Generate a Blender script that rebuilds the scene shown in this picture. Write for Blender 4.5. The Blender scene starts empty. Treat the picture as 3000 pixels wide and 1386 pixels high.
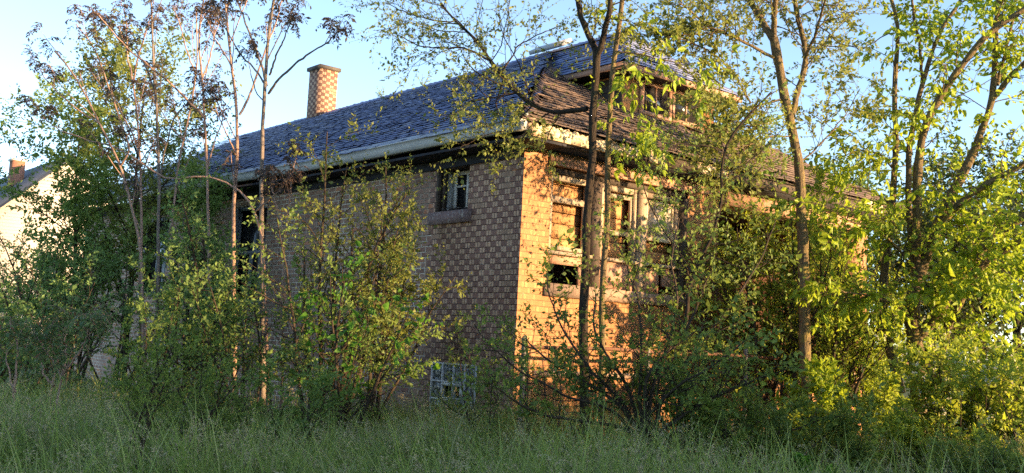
import bpy, math, random
import numpy as np
from mathutils import Vector

# ------------------------------------------------------------------ basics
for b in (bpy.data.meshes, bpy.data.materials):
    pass
C = bpy.context.scene.collection
SC = bpy.context.scene
R = math.radians

# ------------------------------------------------------------------ camera solve (matches the photo's vanishing points)
F = 3000.0
PP = np.array([1500.0, 693.0])
def _cd(x, y):
    d = np.array([x - PP[0], y - PP[1], F]); return d / np.linalg.norm(d)
_yc = _cd(-1059, 875); _xc = _cd(5047, 1180)
_xc = _xc - (_xc @ _yc) * _yc; _xc /= np.linalg.norm(_xc)
_zc = np.cross(_xc, _yc)
if _zc[1] > 0: _zc = -_zc
CM = np.array([_xc, _yc, _zc])
def ray(px, py): return CM @ (np.array([px - PP[0], py - PP[1], F]) / F)
CAM = -ray(1523, 723) * 12.15
CAM[2] = 1.25
def at_d(px, py, d): return CAM + ray(px, py) * d
def ground_at(px, d):
    p = CAM + ray(px, 1000) * d
    return np.array([p[0], p[1], 0.0])

# ------------------------------------------------------------------ objects
def tag(o, label=None, cat=None, group=None, kind=None):
    if label: o['label'] = label
    if cat: o['category'] = cat
    if group: o['group'] = group
    if kind: o['kind'] = kind
    return o
def thing(name, label, cat, loc=(0, 0, 0), group=None):
    o = bpy.data.objects.new(name, None); C.objects.link(o)
    o.location = [float(v) for v in loc]; o.empty_display_size = 0.2
    return tag(o, label, cat, group)

class MB:
    def __init__(s): s.V = []; s.Q = []; s.T = []; s.n = 0
    def add(s, v, q=None, t=None):
        v = np.asarray(v, float).reshape(-1, 3)
        if q is not None and len(q): s.Q.append(np.asarray(q, int).reshape(-1, 4) + s.n)
        if t is not None and len(t): s.T.append(np.asarray(t, int).reshape(-1, 3) + s.n)
        s.V.append(v); s.n += len(v)
        return s
    def box(s, x0, x1, y0, y1, z0, z1):
        v = [(x0,y0,z0),(x1,y0,z0),(x1,y1,z0),(x0,y1,z0),(x0,y0,z1),(x1,y0,z1),(x1,y1,z1),(x0,y1,z1)]
        return s.add(v, [(0,3,2,1),(4,5,6,7),(0,1,5,4),(1,2,6,5),(2,3,7,6),(3,0,4,7)])
    def obox(s, c, ax, ay, az, hx, hy, hz):
        c = np.array(c, float); ax, ay, az = [np.array(a, float) for a in (ax, ay, az)]
        v = [c + i*hx*ax + j*hy*ay + k*hz*az for k in (-1, 1) for (i, j) in ((-1,-1),(1,-1),(1,1),(-1,1))]
        return s.add(v, [(0,3,2,1),(4,5,6,7),(0,1,5,4),(1,2,6,5),(2,3,7,6),(3,0,4,7)])
    def prism(s, poly, ext):
        """poly: list of 3-D points (planar), ext: extrusion vector"""
        n = len(poly); p = np.array(poly, float); e = np.array(ext, float)
        s.add(np.vstack([p, p + e]), [(i, (i+1) % n, n + (i+1) % n, n + i) for i in range(n)])
        b = s.n - 2*n
        for i in range(1, n-1):
            s.T.append(np.array([[b, b+i+1, b+i], [b+n, b+n+i, b+n+i+1]]))
        return s
    def build(s, name, mat, parent=None, smooth=False, base=None):
        me = bpy.data.meshes.new(name)
        if s.n:
            v = np.vstack(s.V)
            off = np.zeros(3)
            if parent is not None:
                q = parent
                while q is not None: off = off + np.array(q.location); q = q.parent
            elif base is not None: off = np.array(base, float)
            v = v - off
            q = np.vstack(s.Q) if s.Q else np.zeros((0, 4), int)
            t = np.vstack(s.T) if s.T else np.zeros((0, 3), int)
            me.vertices.add(len(v)); me.vertices.foreach_set('co', v.astype(np.float32).ravel())
            li = np.concatenate([q.ravel(), t.ravel()]).astype(np.int32)
            ls = np.concatenate([np.arange(len(q))*4, len(q)*4 + np.arange(len(t))*3]).astype(np.int32)
            me.loops.add(len(li)); me.loops.foreach_set('vertex_index', li)
            me.polygons.add(len(ls)); me.polygons.foreach_set('loop_start', ls)
            if smooth: me.polygons.foreach_set('use_smooth', np.ones(len(ls), bool))
            me.update(calc_edges=True); me.validate()
        if mat: me.materials.append(mat)
        o = bpy.data.objects.new(name, me); C.objects.link(o)
        if parent is not None: o.parent = parent
        elif base is not None: o.location = base
        return o

# ------------------------------------------------------------------ materials
class NT:
    def __init__(s, name):
        s.m = bpy.data.materials.new(name); s.m.use_nodes = True
        s.t = s.m.node_tree; s.N = s.t.nodes; s.N.clear()
        s.out = s.N.new('ShaderNodeOutputMaterial')
    def n(s, typ, **kw):
        x = s.N.new(typ)
        for k, v in kw.items(): setattr(x, k, v)
        return x
    def set(s, sock, v):
        if isinstance(v, bpy.types.NodeSocket): s.t.links.new(v, sock)
        elif isinstance(v, (tuple, list)) and len(v) == 3 and sock.type == 'RGBA': sock.default_value = (*v, 1)
        else: sock.default_value = v
    def math(s, op, a, b=None, c=None):
        x = s.n('ShaderNodeMath', operation=op)
        s.set(x.inputs[0], a)
        if b is not None: s.set(x.inputs[1], b)
        if c is not None: s.set(x.inputs[2], c)
        return x.outputs[0]
    def mix(s, f, a, b, mode='MIX'):
        x = s.n('ShaderNodeMix', data_type='RGBA', blend_type=mode)
        s.set(x.inputs['Factor'], f); s.set(x.inputs['A'], a); s.set(x.inputs['B'], b) if False else None
        s.set(x.inputs[6], a); s.set(x.inputs[7], b); s.set(x.inputs[0], f)
        return x.outputs[2]
    def noise(s, scale, detail=4, vec=None, rough=.55):
        x = s.n('ShaderNodeTexNoise'); x.inputs['Scale'].default_value = scale
        x.inputs['Detail'].default_value = detail; x.inputs['Roughness'].default_value = rough
        if vec is not None: s.t.links.new(vec, x.inputs['Vector'])
        return x.outputs['Fac']
    def ramp(s, f, stops):
        x = s.n('ShaderNodeValToRGB'); s.t.links.new(f, x.inputs[0])
        e = x.color_ramp.elements
        while len(e) > 1: e.remove(e[-1])
        e[0].position = stops[0][0]; e[0].color = (*stops[0][1], 1)
        for p, c in stops[1:]:
            k = e.new(p); k.color = (*c, 1)
        return x.outputs[0]
    def mrange(s, v, a, b, c=0., d=1.):
        x = s.n('ShaderNodeMapRange'); s.set(x.inputs[0], v)
        for i, k in enumerate((a, b, c, d)): x.inputs[i+1].default_value = k
        return x.outputs[0]
    def obj(s): return s.n('ShaderNodeTexCoord').outputs['Object']
    def bump(s, h, dist=.01, strength=1.):
        x = s.n('ShaderNodeBump'); s.t.links.new(h, x.inputs['Height'])
        x.inputs['Distance'].default_value = dist; x.inputs['Strength'].default_value = strength
        return x.outputs[0]
    def princ(s, col, rough=.8, spec=.3, normal=None, metal=0.):
        p = s.n('ShaderNodeBsdfPrincipled')
        s.set(p.inputs['Base Color'], col); s.set(p.inputs['Roughness'], rough)
        p.inputs['Specular IOR Level'].default_value = spec; p.inputs['Metallic'].default_value = metal
        if normal is not None: s.t.links.new(normal, p.inputs['Normal'])
        return p.outputs[0]
    def done(s, sh): s.t.links.new(sh, s.out.inputs[0]); return s.m

def mat_plain(name, c1, c2, scale=6, rough=.85, spec=.25, bump=.004, stain=None):
    t = NT(name); v = t.obj()
    n1 = t.noise(scale, 6, v); n2 = t.noise(scale*7, 4, v)
    col = t.mix(t.mrange(n1, .3, .7), c1, c2)
    if stain: col = t.mix(t.mrange(t.noise(scale*2.3, 6, v, .7), .54, .62), col, stain)
    return t.done(t.princ(col, rough, spec, t.bump(n2, bump)))

def mat_wood(name, c1, c2, axis=2):
    t = NT(name); v = t.obj()
    mp = t.n('ShaderNodeMapping'); t.t.links.new(v, mp.inputs[0])
    sc = [22., 22., 22.]; sc[axis] = 1.4; mp.inputs['Scale'].default_value = sc
    g = t.noise(1.6, 6, mp.outputs[0], .65)
    col = t.mix(t.mrange(g, .3, .7), c1, c2)
    col = t.mix(t.mrange(t.noise(3., 4, v), .5, .75), col, tuple(x*.55 for x in c1))
    return t.done(t.princ(col, .8, .2, t.bump(g, .004)))

def brick_nodes(t, v, bw, bh, mo):
    """u = x + y, v = z in metres -> (brick u in 0..1, row v in 0..1, row id, column id)"""
    sp = t.n('ShaderNodeSeparateXYZ'); t.t.links.new(v, sp.inputs[0])
    wob = t.math('MULTIPLY', t.math('SUBTRACT', t.noise(1.3, 2, v), .5), .022)
    u = t.math('DIVIDE', t.math('ADD', sp.outputs[0], sp.outputs[1]), bw)
    z = t.math('DIVIDE', t.math('ADD', sp.outputs[2], wob), bh)
    row = t.math('FLOOR', z); fz = t.math('FRACT', z)
    par = t.math('MULTIPLY', t.math('MODULO', t.math('ADD', row, 200.), 2.), .5)
    u2 = t.math('ADD', u, par)
    wn = t.n('ShaderNodeTexWhiteNoise', noise_dimensions='1D'); t.t.links.new(row, wn.inputs['W'])
    u2 = t.math('ADD', u2, t.math('MULTIPLY', wn.outputs[0], .12))
    u2 = t.math('ADD', u2, 50.)
    col = t.math('FLOOR', u2); fu = t.math('FRACT', u2)
    return fu, fz, row, col, sp
def rnd2(t, a, b, k=0.):
    cx = t.n('ShaderNodeCombineXYZ'); t.set(cx.inputs[0], a); t.set(cx.inputs[1], b); cx.inputs[2].default_value = k
    w = t.n('ShaderNodeTexWhiteNoise', noise_dimensions='3D'); t.t.links.new(cx.outputs[0], w.inputs[0])
    return w.outputs[0]
def edge_mask(t, fu, fz, mu, mz):
    a = t.math('MINIMUM', fu, t.math('SUBTRACT', 1., fu))
    ma = t.mrange(a, mu*.5, mu)           # 1 inside brick
    mb_ = t.mrange(fz, mz*.6, mz)
    return t.math('MULTIPLY', ma, mb_), ma, mb_

def face_brick_color(t, v, contrast=1., light=(.58,.39,.28), dark=(.195,.112,.092)):
    fu, fz, row, col, sp = brick_nodes(t, v, .205, .0705, .01)
    ends = t.math('ABSOLUTE', t.math('SUBTRACT', fu, .5))       # .5 at ends
    islight = t.mrange(ends, .262, .29)
    r1 = rnd2(t, col, row); r2 = rnd2(t, col, row, 7.3)
    dk = t.mix(t.mrange(r1, 0, 1), dark, tuple(x*1.35 for x in dark))
    lt = t.mix(t.mrange(r2, 0, 1), tuple(x*.8 for x in light), light)
    if contrast < 1:
        dk = t.mix(1-contrast, dk, lt)
    c = t.mix(islight, dk, lt)
    if contrast >= 1:   # some bricks wear one plain shade
        c = t.mix(t.math('MULTIPLY', t.math('GREATER_THAN', r2, .93), .7), c, tuple(x*.6 for x in light))
    else:
        c = t.mix(t.math('MULTIPLY', t.math('GREATER_THAN', r1, .66), .6), c, tuple(x*1.5 for x in dark))
    inside, mu, mz = edge_mask(t, fu, fz, .024, .12)
    c = t.mix(t.mrange(t.noise(35, 3, v), .3, .8, 0., .2), c, tuple(x*.9 for x in dark))
    joint = t.mix(t.mrange(t.noise(2.4, 3, v), .56, .66), (.075,.038,.034) if contrast >= 1 else (.20,.115,.07), (.36,.30,.25))
    c = t.mix(inside, joint, c)
    return c, inside, sp, row

def weather(t, c, v):
    c = t.mix(t.mrange(t.noise(.9, 5, v), .4, .8, 0., .22), c, (.17,.13,.105))
    return c

def mat_face_brick(name, contrast=1., light=(.58,.39,.28), dark=(.195,.112,.092), joint_f=1.):
    t = NT(name); v = t.obj()
    c, ins, sp, row = face_brick_color(t, v, contrast, light, dark)
    h = t.math('ADD', ins, t.math('MULTIPLY', t.noise(60, 3, v), .25))
    return t.done(t.princ(weather(t, c, v), .88, .2, t.bump(h, .005)))

def common_brick_color(t, v):
    fu, fz, row, col, sp = brick_nodes(t, v, .203, .072, .01)
    r = rnd2(t, col, row, 3.1); r2 = rnd2(t, col, row, 9.7)
    c = t.ramp(r, [(0., (.20,.105,.078)), (.3, (.29,.165,.122)), (.6, (.36,.225,.17)), (.84, (.23,.12,.09)), (.95, (.47,.20,.115))])
    c = t.mix(t.mrange(t.noise(28, 5, v, .7), .45, .75, 0., .4), c, (.44,.365,.32))
    jag = t.math('MULTIPLY', t.math('SUBTRACT', t.noise(24, 3, v), .5), .20)
    inside, mu, mz = edge_mask(t, t.math('ADD', fu, t.math('MULTIPLY', jag, .35)), t.math('ADD', fz, jag), .065, .24)
    mort = t.mix(t.mrange(t.noise(1.1, 4, v), .38, .62), (.30,.25,.21), (.70,.62,.53))
    smear = t.mrange(t.noise(3.5, 5, v, .65), .60, .68, 1., .45)
    inside = t.math('MULTIPLY', inside, smear)
    c = t.mix(inside, mort, c)
    return c, inside
def mat_side_wall(name):
    t = NT(name); v = t.obj()
    c1, i1, sp, row = face_brick_color(t, v)
    c2, i2 = common_brick_color(t, v)
    par = t.math('MULTIPLY', t.math('MODULO', t.math('ADD', row, 200.), 2.), .105)
    edge = t.math('ADD', 1.80, t.math('ADD', par, t.math('MULTIPLY', t.math('SUBTRACT', t.noise(2., 3, v), .5), .25)))
    msk = t.math('LESS_THAN', sp.outputs[1], edge)
    c = t.mix(msk, c2, c1)
    ins = t.mix(msk, i2, i1)
    h = t.math('ADD', ins, t.math('MULTIPLY', t.noise(45, 4, v), .35))
    return t.done(t.princ(weather(t, c, v), .9, .2, t.bump(h, .007)))

def mat_leaf(name, a, b, trans=(.3,.42,.05), tf=.45, rough=.55, c3=None, spec=.25):
    t = NT(name)
    g = t.n('ShaderNodeNewGeometry')
    r = g.outputs['Random Per Island']
    stops = [(0., a), (.75, b)] + ([(1., c3)] if c3 else [])
    col = t.ramp(r, stops)
    pr = t.princ(col, rough, spec)
    tr = t.n('ShaderNodeBsdfTranslucent')
    t.set(tr.inputs[0], t.mix(.6, col, trans))
    mx = t.n('ShaderNodeMixShader'); mx.inputs[0].default_value = tf
    t.t.links.new(pr, mx.inputs[1]); t.t.links.new(tr.outputs[0], mx.inputs[2])
    return t.done(mx.outputs[0])

def mat_bark(name, a, b, lichen=None, scale=14):
    t = NT(name); v = t.obj()
    mp = t.n('ShaderNodeMapping'); t.t.links.new(v, mp.inputs[0]); mp.inputs['Scale'].default_value = (4, 4, .8)
    n1 = t.noise(scale, 6, mp.outputs[0], .65)
    col = t.mix(t.mrange(n1, .3, .7), a, b)
    if lichen: col = t.mix(t.mrange(t.noise(5, 5, v, .7), .52, .66, 0., .8), col, lichen)
    return t.done(t.princ(col, .9, .15, t.bump(n1, .03)))

M = {}
M['side'] = mat_side_wall('side_brick')
M['front'] = mat_face_brick('sunlit_front_brick', .42, light=(.45,.24,.115), dark=(.20,.092,.045))  # copy of the face brick with the sun's bleaching and orange in its colour
M['chim'] = mat_face_brick('chimney_brick', 1., light=(.55,.37,.25), dark=(.13,.07,.055))
M['concrete'] = mat_plain('concrete', (.10,.09,.085), (.065,.06,.055), 5)
M['stone'] = mat_plain('stone', (.35,.25,.18), (.25,.175,.13), 5)
M['sillstone'] = mat_plain('painted_sill', (.155,.105,.105), (.21,.145,.14), 9, stain=(.34,.30,.28))
M['white'] = mat_plain('white_paint', (.72,.71,.68), (.54,.52,.49), 5, .6, stain=(.40,.36,.31))
M['gutter'] = mat_plain('gutter_metal', (.50,.51,.52), (.38,.39,.41), 3, .45, .4, .001)
M['apron'] = mat_plain('apron_metal', (.34,.35,.37), (.26,.27,.29), 3, .5, .4, .002)
M['cream'] = mat_plain('cream_paint', (.74,.63,.44), (.55,.42,.28), 4, .7, stain=(.30,.18,.11))
M['brownpaint'] = mat_plain('brown_paint', (.42,.25,.17), (.31,.18,.125), 4, .75)
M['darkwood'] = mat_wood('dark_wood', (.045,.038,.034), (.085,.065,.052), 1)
M['darkwood_v'] = mat_wood('dark_wood_upright', (.05,.04,.036), (.11,.085,.07), 2)
M['soffit'] = mat_plain('soffit_paint', (.045,.047,.06), (.028,.03,.038), 4)
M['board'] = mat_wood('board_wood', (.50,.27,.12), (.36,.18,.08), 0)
M['pale'] = mat_wood('weathered_frame', (.40,.33,.25), (.26,.20,.15), 2)
M['inner'] = mat_plain('interior_dark', (.02,.018,.016), (.03,.027,.024), 4)
M['dullframe'] = mat_plain('dull_frame', (.20,.215,.24), (.12,.13,.145), 5, stain=(.30,.31,.32))
M['inwhite'] = mat_plain('inner_panel', (.50,.52,.53), (.36,.38,.40), 5)
t = NT('shingle'); _r = t.n('ShaderNodeNewGeometry').outputs['Random Per Island']  # blue of the skylight is put into the grey roofing colour
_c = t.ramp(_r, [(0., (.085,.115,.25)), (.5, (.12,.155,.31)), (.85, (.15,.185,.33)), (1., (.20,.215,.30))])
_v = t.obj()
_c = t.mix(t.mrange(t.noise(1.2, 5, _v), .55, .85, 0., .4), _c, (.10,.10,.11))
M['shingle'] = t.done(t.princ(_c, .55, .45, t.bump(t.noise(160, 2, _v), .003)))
t = NT('shingle_worn_sunlit'); _r = t.n('ShaderNodeNewGeometry').outputs['Random Per Island']  # same roofing, weathered, with the front slope's brown sunlight in its colour
_c = t.ramp(_r, [(0., (.08,.060,.055)), (.5, (.11,.082,.071)), (1., (.155,.112,.09))])
M['shingle_b'] = t.done(t.princ(_c, .8, .25, t.bump(t.noise(160, 2, t.obj()), .003)))
M['deck'] = mat_plain('roof_deck', (.04,.036,.034), (.03,.028,.027), 4)
M['rust'] = mat_plain('rusty_metal', (.16,.075,.045), (.10,.055,.04), 18, .85)
M['post'] = mat_plain('galvanised_dull', (.12,.115,.11), (.075,.07,.065), 9, .6, .4)
t = NT('window_glass'); p = t.n('ShaderNodeBsdfPrincipled'); p.inputs['Base Color'].default_value = (.02,.02,.022,1)
p.inputs['Roughness'].default_value = .12; p.inputs['Specular IOR Level'].default_value = .6
M['darkglass'] = t.done(p.outputs[0])
t = NT('dusty_glass'); _v = t.obj()
_c = t.mix(t.mrange(t.noise(6, 5, _v, .7), .4, .65), (.50,.45,.36), (.30,.25,.19))
M['dustglass'] = t.done(t.princ(_c, .35, .5))
t = NT('glass_block'); _v = t.obj(); _n = t.noise(26, 3, _v)
_w = t.n('ShaderNodeTexWave'); _w.inputs['Scale'].default_value = 9; _w.inputs['Distortion'].default_value = 9; t.t.links.new(_v, _w.inputs[0])
M['gblock'] = t.done(t.princ(t.mix(_w.outputs['Fac'], (.055,.065,.07), (.12,.135,.14)), .12, .8, t.bump(_w.outputs['Fac'], .02)))
t = NT('white_siding'); _v = t.obj(); _sp = t.n('ShaderNodeSeparateXYZ'); t.t.links.new(_v, _sp.inputs[0])
_f = t.math('FRACT', t.math('DIVIDE', _sp.outputs[2], .12))
_c = t.mix(t.mrange(_f, .0, .12), (.26,.245,.22), (.52,.49,.44))
M['siding'] = t.done(t.princ(_c, .7, .3, t.bump(_f, .012)))
M['roof2'] = mat_plain('blue_grey_roof', (.105,.12,.15), (.08,.092,.12), 3, .7)
M['brick2'] = mat_face_brick('plain_brick', .25, light=(.36,.19,.13), dark=(.25,.12,.09))
M['cable'] = mat_plain('cable', (.03,.03,.03), (.02,.02,.02), 4)
t = NT('soil'); _v = t.obj()
M['soil'] = t.done(t.princ(t.mix(t.mrange(t.noise(.8, 6, _v), .35, .65), (.07,.10,.035), (.10,.11,.05)), .95, .1, t.bump(t.noise(12, 5, _v), .05)))
# plants
M['bark_dark_shaded'] = mat_bark('dark_shaded_bark', (.018,.014,.011), (.055,.042,.032), lichen=(.05,.047,.025))  # dark bark, deepened further to stand for leaf shade on the trunk
M['bark_moss'] = mat_bark('lichen_bark', (.075,.055,.036), (.20,.155,.085), lichen=(.26,.21,.06))
M['bark_red'] = mat_bark('red_grey_bark', (.27,.175,.135), (.36,.25,.20), scale=7)
M['bark_grey'] = mat_bark('grey_bark', (.15,.125,.11), (.22,.185,.16), scale=7)
M['twig'] = mat_bark('twig_bark', (.045,.034,.026), (.085,.066,.048))
M['l_under'] = mat_leaf('fine_leaf', (.11,.185,.05), (.18,.26,.07), (.32,.45,.07), .42)
M['l_blue'] = mat_leaf('blue_green_leaf', (.10,.185,.06), (.155,.25,.085), (.26,.42,.09), .40)
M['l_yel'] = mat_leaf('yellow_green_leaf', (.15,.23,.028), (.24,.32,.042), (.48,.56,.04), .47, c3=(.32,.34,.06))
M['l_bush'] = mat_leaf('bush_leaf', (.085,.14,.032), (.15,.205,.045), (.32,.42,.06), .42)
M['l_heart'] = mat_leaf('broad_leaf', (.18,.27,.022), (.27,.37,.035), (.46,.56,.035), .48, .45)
M['l_shaded'] = mat_leaf('shaded_leaf', (.022,.040,.014), (.045,.070,.020), (.12,.18,.03), .3)  # foliage colour lowered to stand for shade on the trees behind
M['l_mar'] = mat_leaf('maroon_leaf', (.055,.040,.042), (.080,.062,.048), (.20,.10,.06), .28, c3=(.055,.085,.045))
M['l_comp'] = mat_leaf('sumac_leaf', (.075,.14,.055), (.12,.18,.07), (.25,.35,.08), .35, c3=(.22,.06,.05))
M['l_mul'] = mat_leaf('mulberry_leaf', (.055,.16,.022), (.09,.22,.03), (.25,.5,.04), .45)
M['l_pale'] = mat_leaf('crown_leaf', (.11,.155,.045), (.185,.215,.055), (.36,.40,.06), .42)
M['flower'] = mat_leaf('blossom', (.70,.64,.45), (.78,.74,.58), (.8,.75,.5), .3)
M['grass'] = mat_leaf('grass_blade', (.20,.26,.06), (.30,.365,.10), (.36,.48,.09), .48, .5, c3=(.40,.40,.17))
M['seed'] = mat_leaf('grass_seed', (.36,.32,.17), (.50,.44,.26), (.42,.36,.2), .3)

# ------------------------------------------------------------------ plant growth, vectorised over whole levels
def nrm(v): return v / np.maximum(np.linalg.norm(v, axis=-1, keepdims=True), 1e-9)
def grow(rg, P, D, L, n, wob, trop=0., sag=0.):
    N = len(P); pts = np.zeros((N, n+1, 3)); pts[:, 0] = P; d = nrm(np.array(D, float)); p = np.array(P, float)
    for i in range(n):
        d = nrm(d + rg.normal(0, wob, (N, 3)) + np.array([0, 0, trop - sag*(i+1)/n]))
        p = p + d * (L/n)[:, None]; pts[:, i+1] = p
    return pts
def radii(R0, n, tip=.25):
    s = np.linspace(0, 1, n+1)
    return R0[:, None] * (1 - (1-tip)*s[None, :])
def sample(pts, t):
    N, m, _ = pts.shape; x = t*(m-1); i = np.clip(x.astype(int), 0, m-2); f = (x-i)[..., None]
    a = np.take_along_axis(pts, i[..., None].repeat(3, -1), 1); b = np.take_along_axis(pts, (i+1)[..., None].repeat(3, -1), 1)
    return a*(1-f) + b*f, nrm(b-a)
def spawn(rg, pts, rad, c, t0, t1, ang, angv=.2, side=None):
    N = len(pts); t = t0 + (t1-t0)*(np.arange(c)[None, :] + rg.random((N, c)))/c
    p, T = sample(pts, t)
    r0 = rad[:, :1]*(1-t) + rad[:, -1:]*t
    up = rg.normal(0, 1, (N, c, 3)); pr = nrm(up - (up*T).sum(-1, keepdims=True)*T)
    a = ang + rg.normal(0, angv, (N, c, 1))
    D = T*np.cos(a) + pr*np.sin(a)
    return p.reshape(-1, 3), D.reshape(-1, 3), r0.reshape(-1), t.reshape(-1)
def tubes(mb, pts, rad, k=4):
    N, m, _ = pts.shape
    T = np.zeros_like(pts); T[:, 1:-1] = pts[:, 2:] - pts[:, :-2]; T[:, 0] = pts[:, 1]-pts[:, 0]; T[:, -1] = pts[:, -1]-pts[:, -2]
    T = nrm(T); ref = np.where(np.abs(T[:, :1, 2:3]) > .85, np.array([1., 0, 0]), np.array([0, 0, 1.]))
    A = nrm(np.cross(T, ref)); B = np.cross(T, A)
    th = np.arange(k)*2*np.pi/k
    V = pts[:, :, None] + rad[:, :, None, None]*(np.cos(th)[None, None, :, None]*A[:, :, None] + np.sin(th)[None, None, :, None]*B[:, :, None])
    idx = np.arange(N*m*k).reshape(N, m, k)
    q = np.stack([idx[:, :-1], np.roll(idx[:, :-1], -1, 2), np.roll(idx[:, 1:], -1, 2), idx[:, 1:]], -1)
    mb.add(V.reshape(-1, 3), q.reshape(-1, 4))
def leaves(mb, rg, p, d, ln, wd, up=.5, fold=.25, big=False):
    N = len(p)
    if N == 0: return
    d = nrm(d); n = rg.normal(0, 1, (N, 3)); n[:, 2] += up*2; n = nrm(n - (n*d).sum(-1, keepdims=True)*d)
    s = np.cross(d, n); ln = ln[:, None]; w = (wd[:, None] if np.ndim(wd) else wd)*ln
    if not big:
        V = np.stack([p, p + d*ln*.45 + s*w*.5 + n*w*fold, p + d*ln, p + d*ln*.45 - s*w*.5 + n*w*fold], 1)
        mb.add(V.reshape(-1, 3), np.arange(N*4).reshape(-1, 4))
    else:
        cv = n*ln*.12
        V = np.stack([p, p + d*ln*.25 + s*w*.48 + n*w*fold*.9, p + d*ln*.62 + s*w*.36 + n*w*fold*.5 - cv*.3, p + d*ln - cv*1.6,
                      p + d*ln*.62 - s*w*.36 + n*w*fold*.5 - cv*.3, p + d*ln*.25 - s*w*.48 + n*w*fold*.9], 1)
        i = np.arange(N)[:, None]*6
        mb.add(V.reshape(-1, 3), np.concatenate([i + np.array([[0, 1, 2, 3]]), i + np.array([[0, 3, 4, 5]])]))
def leafy(mb, rg, pts, c, t0, t1, size, wd=.5, droop=0., up=.5, big=False, fwd=.55, svar=.3, pet=.0):
    N = len(pts)
    if N == 0: return
    t = t0 + (t1-t0)*(np.arange(c)[None, :] + rg.random((N, c)))/c
    p, T = sample(pts, t)
    q = rg.normal(0, 1, (N, c, 3)); pr = nrm(q - (q*T).sum(-1, keepdims=True)*T)
    D = nrm(T*fwd + pr*.85 + np.array([0, 0, -droop]))
    ln = size*np.exp(rg.normal(0, svar, N*c))
    p = p.reshape(-1, 3); D = D.reshape(-1, 3)
    leaves(mb, rg, p + D*pet*ln[:, None], D, ln, wd, up, big=big)

def resample(P, n):
    P = np.asarray(P, float); s = np.r_[0, np.cumsum(np.linalg.norm(np.diff(P, axis=0), axis=1))]
    u = np.linspace(0, s[-1], n)
    Q = np.stack([np.interp(u, s, P[:, k]) for k in range(3)], 1)
    for _ in range(2): Q[1:-1] = .25*Q[:-2] + .5*Q[1:-1] + .25*Q[2:]
    return Q, s[-1]

# ------------------------------------------------------------------ world, sun, camera
AZ, EL = R(152), R(7.5)
S = Vector((math.sin(AZ)*math.cos(EL), math.cos(AZ)*math.cos(EL), math.sin(EL)))
w = bpy.data.worlds.new('World'); SC.world = w; w.use_nodes = True
nt = w.node_tree; bg = nt.nodes['Background']
sky = nt.nodes.new('ShaderNodeTexSky'); sky.sky_type = 'NISHITA'; sky.sun_disc = False
sky.sun_elevation = EL; sky.sun_rotation = AZ; sky.altitude = 150; sky.air_density = .62; sky.dust_density = .5; sky.ozone_density = .8
nt.links.new(sky.outputs[0], bg.inputs[0]); bg.inputs[1].default_value = .15
sl = bpy.data.lights.new('sun', 'SUN'); sl.energy = 4.8; sl.angle = R(.53); sl.color = (1., .64, .31)
so = bpy.data.objects.new('sun', sl); C.objects.link(so); so.rotation_euler = (-S).to_track_quat('-Z', 'Y').to_euler(); so.location = (10, -20, 10)
cd = bpy.data.cameras.new('camera'); cd.sensor_width = 36; cd.lens = 36*F/3000; cd.clip_end = 3000; cd.clip_start = .05
co = bpy.data.objects.new('camera', cd); C.objects.link(co)
from mathutils import Matrix
_r = CM @ np.array([1, 0, 0]); _u = CM @ np.array([0, -1, 0]); _b = CM @ np.array([0, 0, -1])
mw = Matrix([[_r[i], _u[i], _b[i], CAM[i]] for i in range(3)] + [[0, 0, 0, 1]]); co.matrix_world = mw
SC.camera = co
SC.view_settings.view_transform = 'Standard'; SC.view_settings.look = 'None'; SC.view_settings.gamma = 1.; SC.view_settings.exposure = 2.0
SC.cycles.max_bounces = 6; SC.cycles.diffuse_bounces = 3; SC.cycles.transmission_bounces = 4; SC.cycles.glossy_bounces = 2
SC.cycles.transparent_max_bounces = 4; SC.cycles.sample_clamp_indirect = 4.
SC.cycles.use_denoising = False

# ------------------------------------------------------------------ ground
def gz(x, y): return .05*np.sin(x*.9 + 1.3) * np.cos(y*.7) + .03*np.sin(x*2.3 + y*1.7)
gm = MB()
xs = np.r_[-900, -300, -80, np.linspace(-16, 18, 60), 80, 300, 900]; ys = np.r_[-900, -300, -80, np.linspace(-14, 24, 60), 80, 300, 900]
X, Y = np.meshgrid(xs, ys, indexing='ij'); inn = (abs(X) < 30) & (abs(Y) < 30)
Z = np.where(inn, gz(X, Y), 0.)
n0, n1 = X.shape; ix = np.arange(n0*n1).reshape(n0, n1)
gm.add(np.stack([X, Y, Z], -1).reshape(-1, 3), np.stack([ix[:-1, :-1], ix[1:, :-1], ix[1:, 1:], ix[:-1, 1:]], -1).reshape(-1, 4))
tag(gm.build('ground', M['soil'], smooth=True), kind='structure')

# ------------------------------------------------------------------ the brick house
W, LEN, OV = 7.6, 15.8, .44
CX = W/2; EZ = 3.80; RZ = 6.32; TAN = (RZ-EZ)/(CX+OV)
def lift(y): return np.maximum(0., np.asarray(y, float) - 4.5)*.0165     # the eave rises a little towards the back
house = thing('brick_house', 'derelict brown brick bungalow with curled dark shingles and sunlit boarded front', 'house', (0, 0, 0))

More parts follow.
